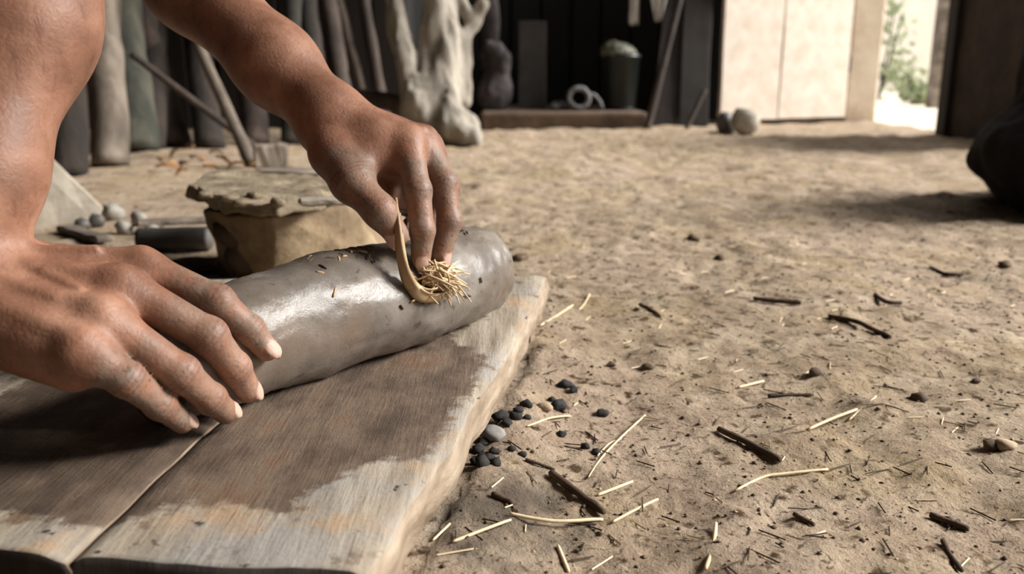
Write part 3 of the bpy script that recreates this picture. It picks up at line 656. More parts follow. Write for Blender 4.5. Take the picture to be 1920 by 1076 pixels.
def plank_mesh(L, R, f0, f1, nu, nv, seed, zt=.060, zb=.030):
    u = np.linspace(0, 1, nu); v = np.linspace(0, 1, nv); U, Vv = np.meshgrid(u, v, indexing='ij')
    yl = f0(U)*(1-Vv)+f1(U)*Vv; xl = L(yl)*(1-U)+R(yl)*U
    p = np.stack([xl.ravel(), yl.ravel(), 0*xl.ravel()], 1)
    edge = np.minimum(U, 1-U).ravel()*.2; z = zt+.0016*fnoise(p*A_((1,.25,1)), 40, 3, seed)+.0012*fnoise(p, 18, 2, seed+4)
    z -= .003*np.exp(-(edge/.006)**2)
    top = np.stack([p[:,0], p[:,1], z], 1)
    rim = [(i, 0) for i in range(nu)]+[(nu-1, j) for j in range(1, nv)]+[(i, nv-1) for i in range(nu-2, -1, -1)]+[(0, j) for j in range(nv-2, 0, -1)]
    ids = np.array([i*nv+j for i, j in rim]); rp_ = top[ids]; cen = top.mean(0)
    V = [top]; I = np.arange(nu*nv).reshape(nu, nv)
    F = [tuple(q) for q in np.stack([I[:-1,:-1], I[1:,:-1], I[1:,1:], I[:-1,1:]], -1).reshape(-1, 4)]; mi = [0]*len(F); prev = ids; st = nu*nv
    for fr, out in ((.15, .0022), (.5, .003), (.85, .0016), (1., -.002)):
        q = rp_.copy(); q[:,2] = rp_[:,2]*(1-fr)+zb*fr; dirn = rp_[:,:2]-cen[:2]; dirn[:,1] *= .1; dirn /= np.linalg.norm(dirn, axis=1)[:,None]+1e-9
        q[:,:2] += dirn*(out+.003*fnoise(q*A_((1,.5,2)), 45, 3, seed+9))[:,None]; V.append(q); cur = np.arange(st, st+len(q)); st += len(q)
        for k in range(len(q)): F.append((prev[k], cur[k], cur[(k+1)%len(q)], prev[(k+1)%len(q)])); mi.append(2 if rim[k][1] == 0 and rim[(k+1)%len(q)][1] == 0 and k < nu else 1)
        prev = cur
    F.append(tuple(int(k) for k in prev[::-1])); mi.append(1)
    V = np.concatenate(V); me = mesh_py('plank', V-BO, F, True); me.polygons.foreach_set('material_index', mi)
    s = poly_sd(V[:,:2], MUD); a = me.attributes.new('mud', 'FLOAT', 'POINT'); a.data.foreach_set('value', np.clip(.5-s/.03, 0, 1).astype(np.float32)); return me
wob = lambda y, s, a=.0025: a*2*fnoise(np.stack([y.ravel(), 0*y.ravel(), 0*y.ravel()], 1), 22, 3, s).reshape(y.shape)
joint = lambda y: np.interp(y, [.34, .64, .96], [-.2095, -.185, -.160])
for Lf, Rf, sd, nu in ((lambda y: joint(y)+.0012+wob(y, 3, .0008), lambda y: edge_x(y)+wob(y, 5, .0022), 11, 56), (lambda y: -.47+0*y+wob(y, 8), lambda y: joint(y)-.0012+wob(y, 3, .0008), 15, 60)):
    f0 = (lambda u: .3505+(1-u)*.013+.0015*np.sin(u*9)) if sd == 11 else (lambda u: .364+(1-u)*.045+.0015*np.sin(u*11))
    f1 = (lambda u: .949+.002*np.sin(u*14)) if sd == 11 else (lambda u: .935+.003*np.sin(u*10))
    link('plank', plank_mesh(Lf, Rf, f0, f1, nu, 150, sd), [M['board'], M['board_edge'], M['end_grain']], board)
for yy, x0, ln, nm in ((.875, -.46, .485, 'batten'), (.44, -.46, .40, 'batten')):
    o = link(nm, board_mesh(nm, ln, .055, .034, 5, 8, 2, .003), M['board_edge'], board); o.location = A_((x0, yy, -.003))-BO

# ------------------------------------------------------------------ floor litter: straws, twigs, stones, charcoal
def on_floor(pts, r, lift=1.):
    f = [fz(q[0], q[1]) for q in pts]; n = len(pts)-1; ln = [f[0]*(1-k/n)+f[-1]*k/n for k in range(n+1)]
    up = .3*max(a-b for a, b in zip(f, ln))
    return [(q[0], q[1], ln[k]+up+r*lift, r*(1 if 0 < k < n else .75)) for k, q in enumerate(pts)]
def dense(pts, n=9): return [tuple(q) for q in spline([p[:2] for p in pts], n)]
def litter(name, pts, r, mat, label, cat, group, rough=0., n=14):
    D = on_floor(dense(pts), r); o0 = A_(D[0][:3]); L = [(q[0]-o0[0], q[1]-o0[1], q[2]-o0[2], q[3]) for q in D]
    o = link(name, tube(name, L, n, 8, rough, 250, len(D)), M[mat], None, tuple(o0)); return tag(o, label, cat, group)
ST = [
 ([(0.1126, 0.6828, 0.0), (0.0867, 0.6365, 0.0), (0.0671, 0.5975, 0.0), (0.0543, 0.5642, 0.0)], .0009, 'long pale straw, bent midway, right of the charcoal heap'),
 ([(0.0869, 0.6386, 0.0), (0.0758, 0.6264, 0.0), (0.0643, 0.6012, 0.0)], .0007, 'thin side straw forking from the long bent straw'),
 ([(0.0849, 0.5576, 0.0), (0.0575, 0.531, 0.0)], .0011, 'short thick pale straw just above the dark thick twig tip'),
 ([(0.0982, 0.531, 0.0), (0.0804, 0.5143, 0.0), (0.0638, 0.4971, 0.0)], .0010, 'slanting pale straw right of the dark thick twig'),
 ([(-0.0007, 0.4841, 0.0), (-0.0177, 0.4687, 0.0), (-0.0344, 0.4529, 0.0)], .0010, 'pale straw near the board corner, longer of the two there'),
 ([(-0.0377, 0.4778, 0.0), (-0.047, 0.461, 0.0)], .0008, 'short straw beside the board corner'),
 ([(-0.0017, 0.4919, 0.0), (0.0268, 0.4905, 0.0), (0.0581, 0.5012, 0.0)], .0012, 'long nearly level straw below the dark thick twig'),
 ([(0.1273, 0.4886, -0.0), (0.1205, 0.4657, 0.0), (0.111, 0.4429, 0.0)], .0013, 'upright-looking pale straw at the bottom edge of the floor view'),
 ([(0.1027, 1.1046, 0.0), (0.0912, 1.05, 0.0), (0.0802, 1.0098, 0.0)], .0013, 'short pale straw behind the board far corner, off its edge'),
 ([(0.0727, 0.9955, 0.0), (0.0519, 0.9504, 0.0), (0.0304, 0.907, 0.0)], .0014, 'pale straw touching the far corner of the board'),
 ([(0.2384, 0.7737, 0.0), (0.2083, 0.7507, 0.0)], .0013, 'small pale straw alone in the mid floor'),
 ([(0.2294, 0.5778, 0.0), (0.1953, 0.57, 0.0), (0.1783, 0.5642, 0.0), (0.1533, 0.5432, 0.0)], .0011, 'long pale straw below the thick dark twig of the right floor'),
 ([(0.2893, 0.6793, 0.0), (0.2633, 0.6634, 0.0), (0.2374, 0.6449, 0.0)], .0013, 'pale straw upper right of the thick dark twig, alone'),
 ([(0.049, 0.6736, 0.0), (0.0304, 0.6557, 0.0), (0.0117, 0.6264, 0.0)], .0009, 'dull straw lying across the charcoal heap'),
 ([(0.0277, 0.4687, 0.0), (0.0326, 0.444, 0.0)], .0012, 'short straw at the bottom edge, below the level straw'),
 ([(0.3112, 0.6948, 0.0), (0.2786, 0.669, 0.0)], .0010, 'faint straw crossing the lone pale straw, right floor'),
]
for pts, r, lb in ST: litter('straw_bit', pts, r, 'straw', lb, 'straw', 'straws lying on the dirt floor')
TW = [
 ([(0.1661, 0.647, 0.0), (0.1818, 0.6204, 0.0), (0.1978, 0.5884, 0.0)], .0026, 'thick dark twig alone in the right floor, below mid height'),
 ([(0.0276, 0.5617, 0.0), (0.0434, 0.534, 0.0), (0.0593, 0.5066, 0.0)], .0027, 'thick dark twig ending near the level straw, by the charcoal'),
 ([(0.2717, 0.5094, 0.0), (0.2863, 0.4899, 0.0)], .0022, 'straight dark twig near the bottom right corner'),
 ([(-0.0127, 0.5193, 0.0), (0.0007, 0.5066, 0.0)], .0020, 'short dark twig stub near the board edge'),
 ([(0.3088, 1.0685, 0.0), (0.3361, 1.0526, 0.0), (0.361, 1.0422, 0.0)], .0032, 'level dark twig in the middle distance of the floor'),
 ([(0.3734, 0.9816, 0.0), (0.3944, 0.9591, 0.0), (0.4018, 0.917, 0.0), (0.4067, 0.8895, 0.0)], .0028, 'bent knotty dark twig right of the level one'),
 ([(0.1834, 0.5108, 0.0), (0.1918, 0.4965, 0.0)], .0016, 'small dark twig low in the right floor'),
 ([(0.2617, 0.4729, 0.0), (0.2593, 0.4587, 0.0), (0.2583, 0.4429, 0.0)], .0017, 'curved dark twig cut by the bottom edge, right side'),
 ([(0.2295, 0.729, 0.0), (0.2689, 0.725, 0.0)], .0016, 'thin level twig beside the small lone straw'),
 ([(0.1595, 1.0397, 0.0), (0.1669, 1.0147, 0.0), (0.1744, 0.9816, 0.0)], .0028, 'short dark twig right of the board far corner'),
 ([(0.6324, 1.275, 0.0), (0.6318, 1.2245, 0.0), (0.6524, 1.2175, 0.0)], .0030, 'bent dark twig in the far right floor'),
 ([(0.4669, 1.0766, 0.0), (0.4641, 1.0371, 0.0), (0.4817, 1.0321, 0.0)], .0026, 'curved twig above the bent knotty twig'),
 ([(0.0097, 0.576, 0.0), (0.0307, 0.5709, 0.0)], .0012, 'thin twig leading from charcoal to the thick dark twig'),
]
for pts, r, lb in TW: litter('twig', pts, r, 'twig', lb, 'twig', 'twigs lying on the dirt floor', .25)
def floor_stone(name, uvp, r, mat, label, cat, group, seed, flat=.65, rough=.3):
    q = uvp; o = lump(name, (q[0], q[1], fz(q[0], q[1])+r*flat*.45), (r, r*.85, r*flat), M[mat], seed, rough, None, None, 2)
    o.rotation_euler = (0, 0, seed*1.7); return tag(o, label, cat, group)
floor_stone('pebble', (-0.0143, 0.6106, 0.0), .0105, 'pebble', 'pale grey pebble ringed by charcoal beside the board', 'stone', None, 3, .5, .2)
floor_stone('pebble', (0.0267, 0.6747, 0.0), .0075, 'tan_pebble', 'tan pebble between two charcoal lumps, behind the charcoal heap', 'stone', None, 5, .5)
floor_stone('pebble', (0.3745, 0.6087, 0.0), .0085, 'tan_pebble', 'pale stone at the right edge with a dark chip beside it', 'stone', None, 9, .6)
CH = [(898,868,.005),(905,856,.004),(940,820,.0062),(950,832,.0045),(966,818,.005),(985,795,.0055),(972,806,.0045),(893,892,.0045),(905,905,.0058),(918,893,.0045),(930,900,.004),(928,880,.0035),(1046,776,.0075),(1060,737,.006),(1075,745,.0045),(1128,776,.0055),(1052,822,.004),(1097,840,.0042),(1118,850,.0035),(960,874,.0032),(980,878,.003),(905,880,.0045),(915,832,.004),(990,815,.0035),(1035,765,.0035)]
for k, (u, v, r) in enumerate(CH):
    pass
CHP = [(-0.0246, 0.592, 0.0), (-0.0222, 0.6031, 0.0), (-0.0085, 0.6386, 0.0), (-0.0042, 0.6264, 0.0), (0.0026, 0.6407, 0.0), (0.011, 0.6656, 0.0), (0.0052, 0.6535, 0.0), (-0.0257, 0.5709, 0.0), (-0.0207, 0.56, 0.0), (-0.0161, 0.57, 0.0), (-0.0114, 0.5642, 0.0), (-0.0125, 0.5813, 0.0), (0.039, 0.6876, 0.0), (0.0483, 0.737, 0.0), (0.0548, 0.7263, 0.0), (0.0762, 0.6876, 0.0), (0.0389, 0.6365, 0.0), (0.0564, 0.6184, 0.0), (0.0642, 0.6087, 0.0), (0.0, 0.5866, 0.0), (0.0078, 0.583, 0.0), (-0.0214, 0.5813, 0.0), (-0.0188, 0.6264, 0.0), (0.0128, 0.6439, 0.0), (0.0346, 0.7009, 0.0)]
for k, (q, c) in enumerate(zip(CHP, CH)):
    lb = {12: 'biggest charcoal lump, behind the tan pebble', 13: 'farthest charcoal lump from the board front', 15: 'lone charcoal lump right of the heap', 2: 'charcoal lump just behind the pale grey pebble', 5: 'charcoal lump left of the tan pebble', 8: 'charcoal lump in front of the pale grey pebble, largest on that side', 14: 'charcoal crumb touching the farthest charcoal lump', 17: 'charcoal crumb right of the dull straw', 18: 'charcoal crumb beside the thin side straw'}.get(k, 'small black charcoal crumb in the heap beside the board')
    floor_stone('charcoal', q, c[2]*1.05, 'char', lb, 'charcoal', 'charcoal crumbs beside the board', k, .7, .4)
CL = [((0.1337, 0.8059, 0.0), .006, 'dark clod in the middle floor behind the long bent straw'), ((0.3668, 0.6126, 0.0), .0075, 'dark chip touching the pale stone at the right edge'), ((0.7579, 1.298, 0.0), .010, 'dark clod by the right edge in the far floor'), ((0.2904, 0.7811, 0.0), .0085, 'dark clod in the mid right floor, left of its neighbour'), ((0.364, 0.725, 0.0), .008, 'flat dark clod in the right floor, level with the lone straw'), ((0.097, 0.8059, 0.0), .005, 'small clod between the board and the mid floor clod'), ((0.0124, 1.3058, 0.0), .013, 'dark clod behind the far end of the board'), ((-0.0083, 1.3217, 0.0), .009, 'smaller clod touching the one behind the board'), ((0.434, 0.7635, 0.0), .005, 'tiny dark clod near the right edge'), ((0.3184, 1.4933, 0.0), .012, 'clod in the far middle floor'), ((0.326, 1.3257, 0.0), .010, 'clod nearer than the far middle clod')]
for k, (q, r, lb) in enumerate(CL): floor_stone('clod', q, r, 'clod', lb, 'clod', 'dirt clods on the floor', k+20, .6, .35)
# countless grit
def grit(name, n, mat, rmin, rmax, seed, lo, hi):
    R = np.random.RandomState(seed); t = (1+5**.5)/2
    b = np.array([(1,0,0),(-1,0,0),(0,1,0),(0,-1,0),(0,0,1),(0,0,-1)], float); f = np.array([(0,2,4),(2,1,4),(1,3,4),(3,0,4),(2,0,5),(1,2,5),(3,1,5),(0,3,5)])
    x = R.uniform(lo[0], hi[0], n); y = lo[1]+(hi[1]-lo[1])*R.uniform(0, 1, n)**1.6; k = x > edge_x(y)+.004; k |= y > 1.0; x = x[k]; y = y[k]; n = len(x)
    r = rmin+(rmax-rmin)*R.uniform(0, 1, n)**3; z = floor_z(x, y)+r*.2
    V = b[None]*R.uniform(.5, 1.2, (n, 6, 1))*r[:,None,None]*A_((1,1,.6)); a = R.uniform(0, 6.28, n); ca, sa = np.cos(a)[:,None], np.sin(a)[:,None]
    V = np.stack([V[...,0]*ca-V[...,1]*sa, V[...,0]*sa+V[...,1]*ca, V[...,2]], -1)+np.stack([x, y, z], 1)[:,None]
    F = (f[None]+(np.arange(n)*6)[:,None,None]).reshape(-1, 3)
    return link(name, mesh_np(name, V.reshape(-1, 3), F, False), M[mat])
tag(grit('grit', 4200, 'tan_pebble', .0005, .0022, 1, (-.08, .30), (1.1, 1.8)), 'countless tan grains of grit scattered over the dirt floor', 'grit', None, 'stuff')
tag(grit('dirt_crumbs', 7000, 'clod', .0006, .0030, 2, (-.08, .30), (1.1, 1.8)), 'countless dark dirt crumbs scattered over the dirt floor', 'dirt', None, 'stuff')
def chaff(n, seed, nm, mt):
    R = np.random.RandomState(seed); V = []; F = []
    x = R.uniform(-.08, 1.0, n); y = .3+1.2*R.uniform(0, 1, n)**1.6
    for i in range(n):
        if x[i] < edge_x(y[i])+.006: continue
        a = R.uniform(0, 3.14); l = R.uniform(.003, .011); w = .0005; d = np.array([math.cos(a), math.sin(a), 0])*l; s = np.array([-math.sin(a), math.cos(a), 0])*w
        c = np.array([x[i], y[i], fz(x[i], y[i])+.001]); k = len(V); u = np.array([0,0,w])
        V += [c-d-s, c-d+s, c-d+u*1.5, c+d-s, c+d+s, c+d+u*1.5]; F += [(k,k+3,k+5,k+2), (k+2,k+5,k+4,k+1), (k+1,k+4,k+3,k), (k,k+2,k+1), (k+3,k+4,k+5)]
    return link(nm, mesh_py(nm, V, F), mt)
tag(chaff(900, 11, 'bark_bits', M['twig']), 'countless tiny dark bark bits strewn over the dirt floor', 'bark', None, 'stuff')
tag(chaff(420, 4, 'chaff', M['straw']), 'countless tiny chaff scraps strewn over the dirt floor', 'chaff', None, 'stuff')

# ------------------------------------------------------------------ things behind the hands
def lathe(name, prof, n=56, rough=0., seed=0, sx=1.):
    V = []; F = []
    for (r, z) in prof:
        for k in range(n): V.append((r*math.cos(2*math.pi*k/n)*sx, r*math.sin(2*math.pi*k/n), z))
    V = np.array(V)
    if rough: V = V+np.stack([fnoise(V, 22, 3, seed+i) for i in range(3)], 1)*rough
    for i in range(len(prof)-1):
        for k in range(n): F.append((i*n+k, i*n+(k+1)%n, (i+1)*n+(k+1)%n, (i+1)*n+k))
    F.append(tuple(range(n-1, -1, -1))); F.append(tuple((len(prof)-1)*n+k for k in range(n)))
    return mesh_py(name, V, F, True)
def ring(name, R, r, z, rough, seed, sx=1):
    pts = []; V = []; F = []; n, sg = 72, 10
    for i in range(n):
        a = 2*math.pi*i/n
        for k in range(sg): w = 2*math.pi*k/sg; V.append(((R+r*math.cos(w))*math.cos(a), (R+r*math.cos(w))*math.sin(a), z+r*.6*math.sin(w)))
    V = np.array(V); V += np.stack([fnoise(V, 38, 3, seed+i) for i in range(3)], 1)*rough
    for i in range(n):
        for k in range(sg): F.append((i*sg+k, ((i+1)%n)*sg+k, ((i+1)%n)*sg+(k+1)%sg, i*sg+(k+1)%sg))
    return mesh_py(name, V, F, True)
# squat block with a clay-caked slab on it
def hull(name, pts, o0, cuts, rough, nsc, seed):
    bm = bmesh.new(); [bm.verts.new(A_(q)-o0) for q in pts]; bmesh.ops.convex_hull(bm, input=bm.verts)
    bmesh.ops.dissolve_limit(bm, angle_limit=.02, verts=bm.verts, edges=bm.edges); bmesh.ops.bevel(bm, geom=list(bm.edges), offset=.004, segments=2, affect='EDGES', profile=.5)
    bmesh.ops.triangulate(bm, faces=bm.faces)
    for _ in range(cuts): bmesh.ops.subdivide_edges(bm, edges=[e for e in bm.edges if e.calc_length() > .012], cuts=1); bmesh.ops.triangulate(bm, faces=bm.faces)
    v = np.array([x.co[:] for x in bm.verts]); nz = np.stack([fnoise(v, nsc, 3, seed+i) for i in range(3)], 1)*rough
    for x, d in zip(bm.verts, nz): x.co += Vector(d)
    me = bpy.data.meshes.new(name); bm.to_mesh(me); bm.free(); me.polygons.foreach_set('use_smooth', np.ones(len(me.polygons), bool)); return me
BL = A_((-0.3271, 1.1491, 0.0)); BL[1] += .08; BL[2] = 0
block = tag(empty('chopping_block', tuple(BL)), 'squat wooden block under a clay-caked slab, standing behind the clay roll', 'block')
zb_ = lambda q: (q[0], q[1], -.004)
base = [zb_((-0.4025, 1.184, 0.0)), zb_((-0.3222, 1.1309, 0.0)), zb_((-0.1843, 1.298, 0.0))]; topp = [(-0.4079, 1.1344, 0.106), (-0.3009, 1.0729, 0.106), (-0.2375, 1.2031, 0.106)]
sh = lambda q, dx, dy: (q[0]+dx, q[1]+dy, q[2])
link('body', hull('body', base+topp+[sh(base[0],-.01,.2), sh(base[2],.0,.14), sh(topp[0],-.01,.15), sh(topp[2],0,.1)], BL, 4, .010, 24, 3), M['pail'], block)
so = [((-0.4575, 1.2139, 0.112)), ((-0.3679, 1.0953, 0.112)), ((-0.2841, 1.0359, 0.112)), ((-0.2453, 1.0953, 0.112)), ((-0.233, 1.1925, 0.112)), ((-0.2769, 1.3335, 0.112)), ((-0.4021, 1.4169, 0.112)), ((-0.4878, 1.374, 0.112))]
link('top_slab', hull('top_slab', so+[sh(q, 0, 0)[:2]+(.128,) for q in so], BL, 4, .012, 30, 5), M['caked'], block)
for k, q in enumerate([(-0.3949, 1.1088, 0.13), (-0.3483, 1.0599, 0.132), (-0.3251, 1.0371, 0.13), (-0.321, 1.0791, 0.132), (-0.2833, 1.0371, 0.13)]):
    lump('clay_lump', tuple(A_(q)-BL), (.011, .009, .006), M['caked'], k, .4, None, block)
o = link('wood_strip', board_mesh('wood_strip', .075, .018, .010, 3, 6, 2, .002), M['stone'], block); o.location = A_((-0.2492, 1.0025, 0.13))-BL; o.rotation_euler = (0, 0, .30)
for k, q in enumerate([(-0.373, 1.1238, 0.075), (-0.3595, 1.1299, 0.045), (-0.3868, 1.177, 0.02), (-0.3445, 1.1359, 0.08)]):
    lump('dark_patch', tuple(A_(q)-BL+A_((.0,.006,0))), (.026, .008, .024), M['pail_dark'], k+9, .3, None, block)  # darker lumps on the block's left front face

# pale triangular slab leaning behind the near hand
def prism(name, poly, th, seed, bev=.004):
    bm = bmesh.new(); a = [bm.verts.new((x, 0, z)) for x, z in poly]; f = bm.faces.new(a)
    r = bmesh.ops.extrude_face_region(bm, geom=[f]); vs = [g for g in r['geom'] if isinstance(g, bmesh.types.BMVert)]
    bmesh.ops.translate(bm, vec=(0, th, 0), verts=vs); bmesh.ops.recalc_face_normals(bm, faces=bm.faces)
    bmesh.ops.bevel(bm, geom=list(bm.edges), offset=bev, segments=2, affect='EDGES', profile=.5)
    bmesh.ops.triangulate(bm, faces=[q for q in bm.faces if len(q.verts) > 4]); bmesh.ops.subdivide_edges(bm, edges=[e for e in bm.edges if e.calc_length() > .03], cuts=2)
    v = np.array([x.co[:] for x in bm.verts]); nz = np.stack([fnoise(v, 30, 2, seed+i) for i in range(3)], 1)*.004
    for x, d in zip(bm.verts, nz): x.co += Vector(d)
    me = bpy.data.meshes.new(name); bm.to_mesh(me); bm.free(); return me
sb = (-0.8652, 1.6194, 0.0); k1 = sb[1]*.971/1620
slab = link('stone_slab', prism('stone_slab', [(-.10,0),(.0,.0),(.070,.010),(.082,.032),(.006,.132),(-.008,.134)], .022, 3), M['stone'], None, (sb[0]+.005, sb[1], fz(sb[0], sb[1])-.004))
slab.rotation_euler = (-.10, 0, .62); tag(slab, 'pale triangular stone slab standing behind the near hand', 'stone')
# grey clay crumbs and tubes between slab and block
for k, (q, r, lb) in enumerate([((-0.8141, 1.7468, 0.0), .022, 'pale round clay ball behind the near hand, topmost of the clay lumps'), ((-0.7064, 1.6194, 0.0), .018, 'grey clay lump right of the pale clay ball'), ((-0.6274, 1.4933, 0.0), .016, 'grey clay lump nearest the dark tube end'), ((-0.7873, 1.6194, 0.0), .018, 'dark grey clay lump between slab and pale clay ball'), ((-0.697, 1.5349, 0.0), .016, 'grey clay lump directly below the pale clay ball'), ((-0.7951, 1.5789, 0.0), .014, 'small dark clay lump beside the slab foot')]):
    o = lump('clay_lump', (q[0], q[1], fz(q[0], q[1])+r*.7), (r, r*.9, r*.8), M['grey_clay' if k in (0,1,2,4) else 'dark_clay'], k+3, .35); tag(o, lb, 'clay lump', 'clay lumps behind the near hand')
def gtube(name, a, b, r, mat, label, cat, group=None, rough=.03, n=14, seg=18, lift=1.):
    a = A_(a); b = A_(b); o0 = a.copy(); o0[2] = 0
    a2 = a+A_((0,0,r*lift)); b2 = b+A_((0,0,r*lift))
    o = link(name, tube(name, [P4(a2-o0, r), P4((a2+b2)/2-o0, r), P4(b2-o0, r)], n, seg, rough, 25, 3), M[mat], None, tuple(o0)); return tag(o, label, cat, group)
gtube('clay_tube', (-0.61, 1.3891, 0.0), (-0.4968, 1.398, 0.0), .019, 'dark_clay', 'dark grey clay tube lying between near hand and wooden block', 'clay tube')
def slat(name, a, b, w, t, z, mat, label, cat, group=None, seed=0, roll=0.):
    a = A_(a); b = A_(b); L = np.linalg.norm((b-a)[:2]); o = link(name, board_mesh(name, L, w, t, seed, 8, 2, .0025, .003), M[mat], None, (a[0], a[1], z))
    o.rotation_euler = (roll, 0, math.atan2(b[1]-a[1], b[0]-a[0])); return tag(o, label, cat, group)
slat('wood_offcut', (-0.6749, 1.5349, 0.0), (-0.5508, 1.6018, 0.0), .03, .012, .012, 'pale_log', 'pale wooden slat lying behind the dark clay tube', 'wood piece', None, 3)
slat('wood_offcut', (-0.6807, 1.4253, 0.0), (-0.8075, 1.5349, 0.0), .03, .012, .006, 'pale_log', 'pale wooden slat at the foot of the triangular slab', 'wood piece', None, 8)
slat('wood_offcut', (-0.5085, 1.1972, 0.0), (-0.4193, 1.2385, 0.0), .05, .014, .006, 'brown_log', 'grey wooden slat lying in front of the dark clay tube', 'wood piece', None, 5)
slat('wood_offcut', (-0.4378, 1.0904, 0.0), (-0.3768, 1.14, 0.0), .035, .012, .004, 'brown_log', 'lowest grey slat, nearest the clay roll beside the wooden block', 'wood piece', None, 6)
slat('wood_offcut', (-0.6805, 2.3989, 0.0), (-0.4855, 2.3133, 0.0), .10, .03, .0, 'pale_log', 'yellowish plank lying flat behind the wooden block', 'wood piece', None, 7)

# leaf litter behind
LP = [((-1.0057, 2.5323, 0.0), .045), ((-1.0138, 2.681, 0.0), .04), ((-1.1359, 2.939, 0.0), .03), ((-1.0638, 2.939, 0.0), .042), ((-0.9156, 2.6346, 0.0), .026), ((-0.9163, 2.7619, 0.0), .03), ((-1.1938, 3.2503, 0.0), .03), ((-1.1333, 2.7957, 0.0), .024), ((-0.8242, 2.5752, 0.0), .024), ((-1.0534, 3.0973, 0.0), .03), ((-0.9413, 2.4638, 0.0), .02), ((-0.7439, 2.4638, 0.0), .026)]
for k, (q, s) in enumerate(LP):
    V = []; F = []
    for i in range(7):
        u = i/6; w = s*.45*math.sin(math.pi*(.08+.88*u)); zc = .008*math.sin(u*3)+.012*(k % 3)*u
        V += [(-s+2*s*u, -w, zc+.006), (-s+2*s*u, 0, zc), (-s+2*s*u, w, zc+.006), (-s+2*s*u, 0, zc-.0015)]
    for i in range(6):
        for j in range(4): F.append((i*4+j, i*4+(j+1)%4, i*4+4+(j+1)%4, i*4+4+j))
    F += [(3,2,1,0), (24,25,26,27)]
    o = link('dry_leaf', mesh_py('dry_leaf', V, F, True), M['leaf_litter'], None, (q[0], q[1], fz(q[0], q[1])+.004)); o.rotation_euler = (RNG.uniform(-.3,.3), RNG.uniform(-.2,.3), RNG.uniform(0,6.28))
    tag(o, 'orange-brown dry leaf in the litter at the foot of the leaning sticks', 'leaf', 'dry leaves at the foot of the sticks')
bk = link('wood_block', board_mesh('wood_block', .10, .07, .075, 4, 4, 2, .004, .006), M['pale_log'], None, (-0.79, 2.6654, 0.0)); bk.rotation_euler = (0, 0, .3); tag(bk, 'small pale wooden block at the foot of the pale stick', 'block')

# ---- poles and logs leaning against the middle wall
def pole(name, a, b, ra, rb, mat, label, bend=.0, rough=.08, group='poles leaning along the plank wall', zt=1.9):
    a = A_(a); b = A_(b); d = b-a; k = (zt-a[2])/d[2] if zt else 1.; k = min(k, (4.5-a[1])/d[1]) if d[1] > .01 and zt and 'log' in name else k; b2 = a+d*k; m = (a+b2)/2
    o = link(name, tube(name, [P4(a-a, ra*1.08), P4((a+m)/2-a, ra), P4(m-a, (ra+rb)/2), P4(b2-a, rb)], 40, 20, rough*2.2, 7, int(abs(a[0])*97)), M[mat], None, tuple(a)); return tag(o, label, 'pole', group)
pole('log', (-1.2612, 2.729, 0.0), (-1.3331, 2.95, 0.5323), .055, .05, 'pale_log', 'pale grey log standing beside the near forearm')
pole('log', (-1.3967, 3.2503, 0.0), (-1.5159, 3.5, 0.5794), .072, .066, 'green_log', 'mossy green-grey log just right of the pale grey log')
pole('log', (-1.3365, 3.4701, 0.0), (-1.5449, 3.75, 0.6008), .055, .05, 'brown_log', 'brown-grey leaning log right of the mossy one')
pole('stick', (-0.8827, 3.1183, 0.0), (-1.27, 2.98, 0.3492), .013, .012, 'brown_log', 'thin grey branch slanting across the logs', 0, .1, zt=None)
pole('stick', (-0.8151, 2.729, 0.0), (-0.9747, 2.85, 0.3099), .018, .016, 'pale_log', 'pale slim stick leaning behind the far forearm', 0, .08, zt=1.2)
pole('log', (-1.2601, 2.4638, 0.0), (-1.2817, 2.6, 0.5024), .05, .045, 'dark_log', 'dark log half hidden by the near forearm')
pole('log', (-1.3714, 3.3205, 0.0), (-1.5093, 3.85, 0.6093), .05, .05, 'dark_log', 'dark upright log between the mossy and brown logs')
pole('log', (-1.1643, 3.3689, 0.0), (-1.3381, 3.8, 0.6051), .05, .045, 'dark_log', 'dark log standing behind the pale slim stick')
pole('log', (-0.9211, 3.6335, 0.0), (-0.9551, 3.95, 0.6179), .04, .04, 'green_log', 'greenish log seen just above the far forearm')
pole('log', (-0.7653, 4.1168, 0.0), (-0.8782, 4.3, 0.6478), .045, .045, 'brown_log', 'pale brown log leaning left of the forked trunk')
pole('stick', (-0.682, 4.3072, 0.0), (-0.847, 4.4, 0.6564), .026, .024, 'pale_log', 'slim pale pole next to the pale brown log')
pole('stick', (-0.6165, 4.3072, 0.0), (-0.723, 4.4, 0.6564), .03, .03, 'brown_log', 'slim grey pole close to the forked trunk')
pole('log', (-0.8514, 3.8765, 0.0), (-0.9377, 4.15, 0.635), .045, .045, 'dark_log', 'dark log between the greenish log and the pale brown one')
pole('log', (-1.0492, 3.5774, 0.0), (-1.1558, 3.9, 0.6136), .05, .05, 'brown_log', 'grey-brown log hidden mostly behind the far forearm')
# lying branch
lb0 = (-0.6781, 3.75, 0.1968); lb1 = (-0.2696, 3.55, 0.0875)
o = link('lying_branch', tube('lying_branch', [P4(A_(lb0)-A_(lb1), .03), P4((A_(lb0)*.5+A_(lb1)*.5)-A_(lb1)+A_((0,0,.02)), .038), P4((0,0,0), .045)], 16, 14, .12, 14, 4), M['brown_log'], None, lb1); tag(o, 'grey root-like branch lying left of the forked trunk', 'branch')
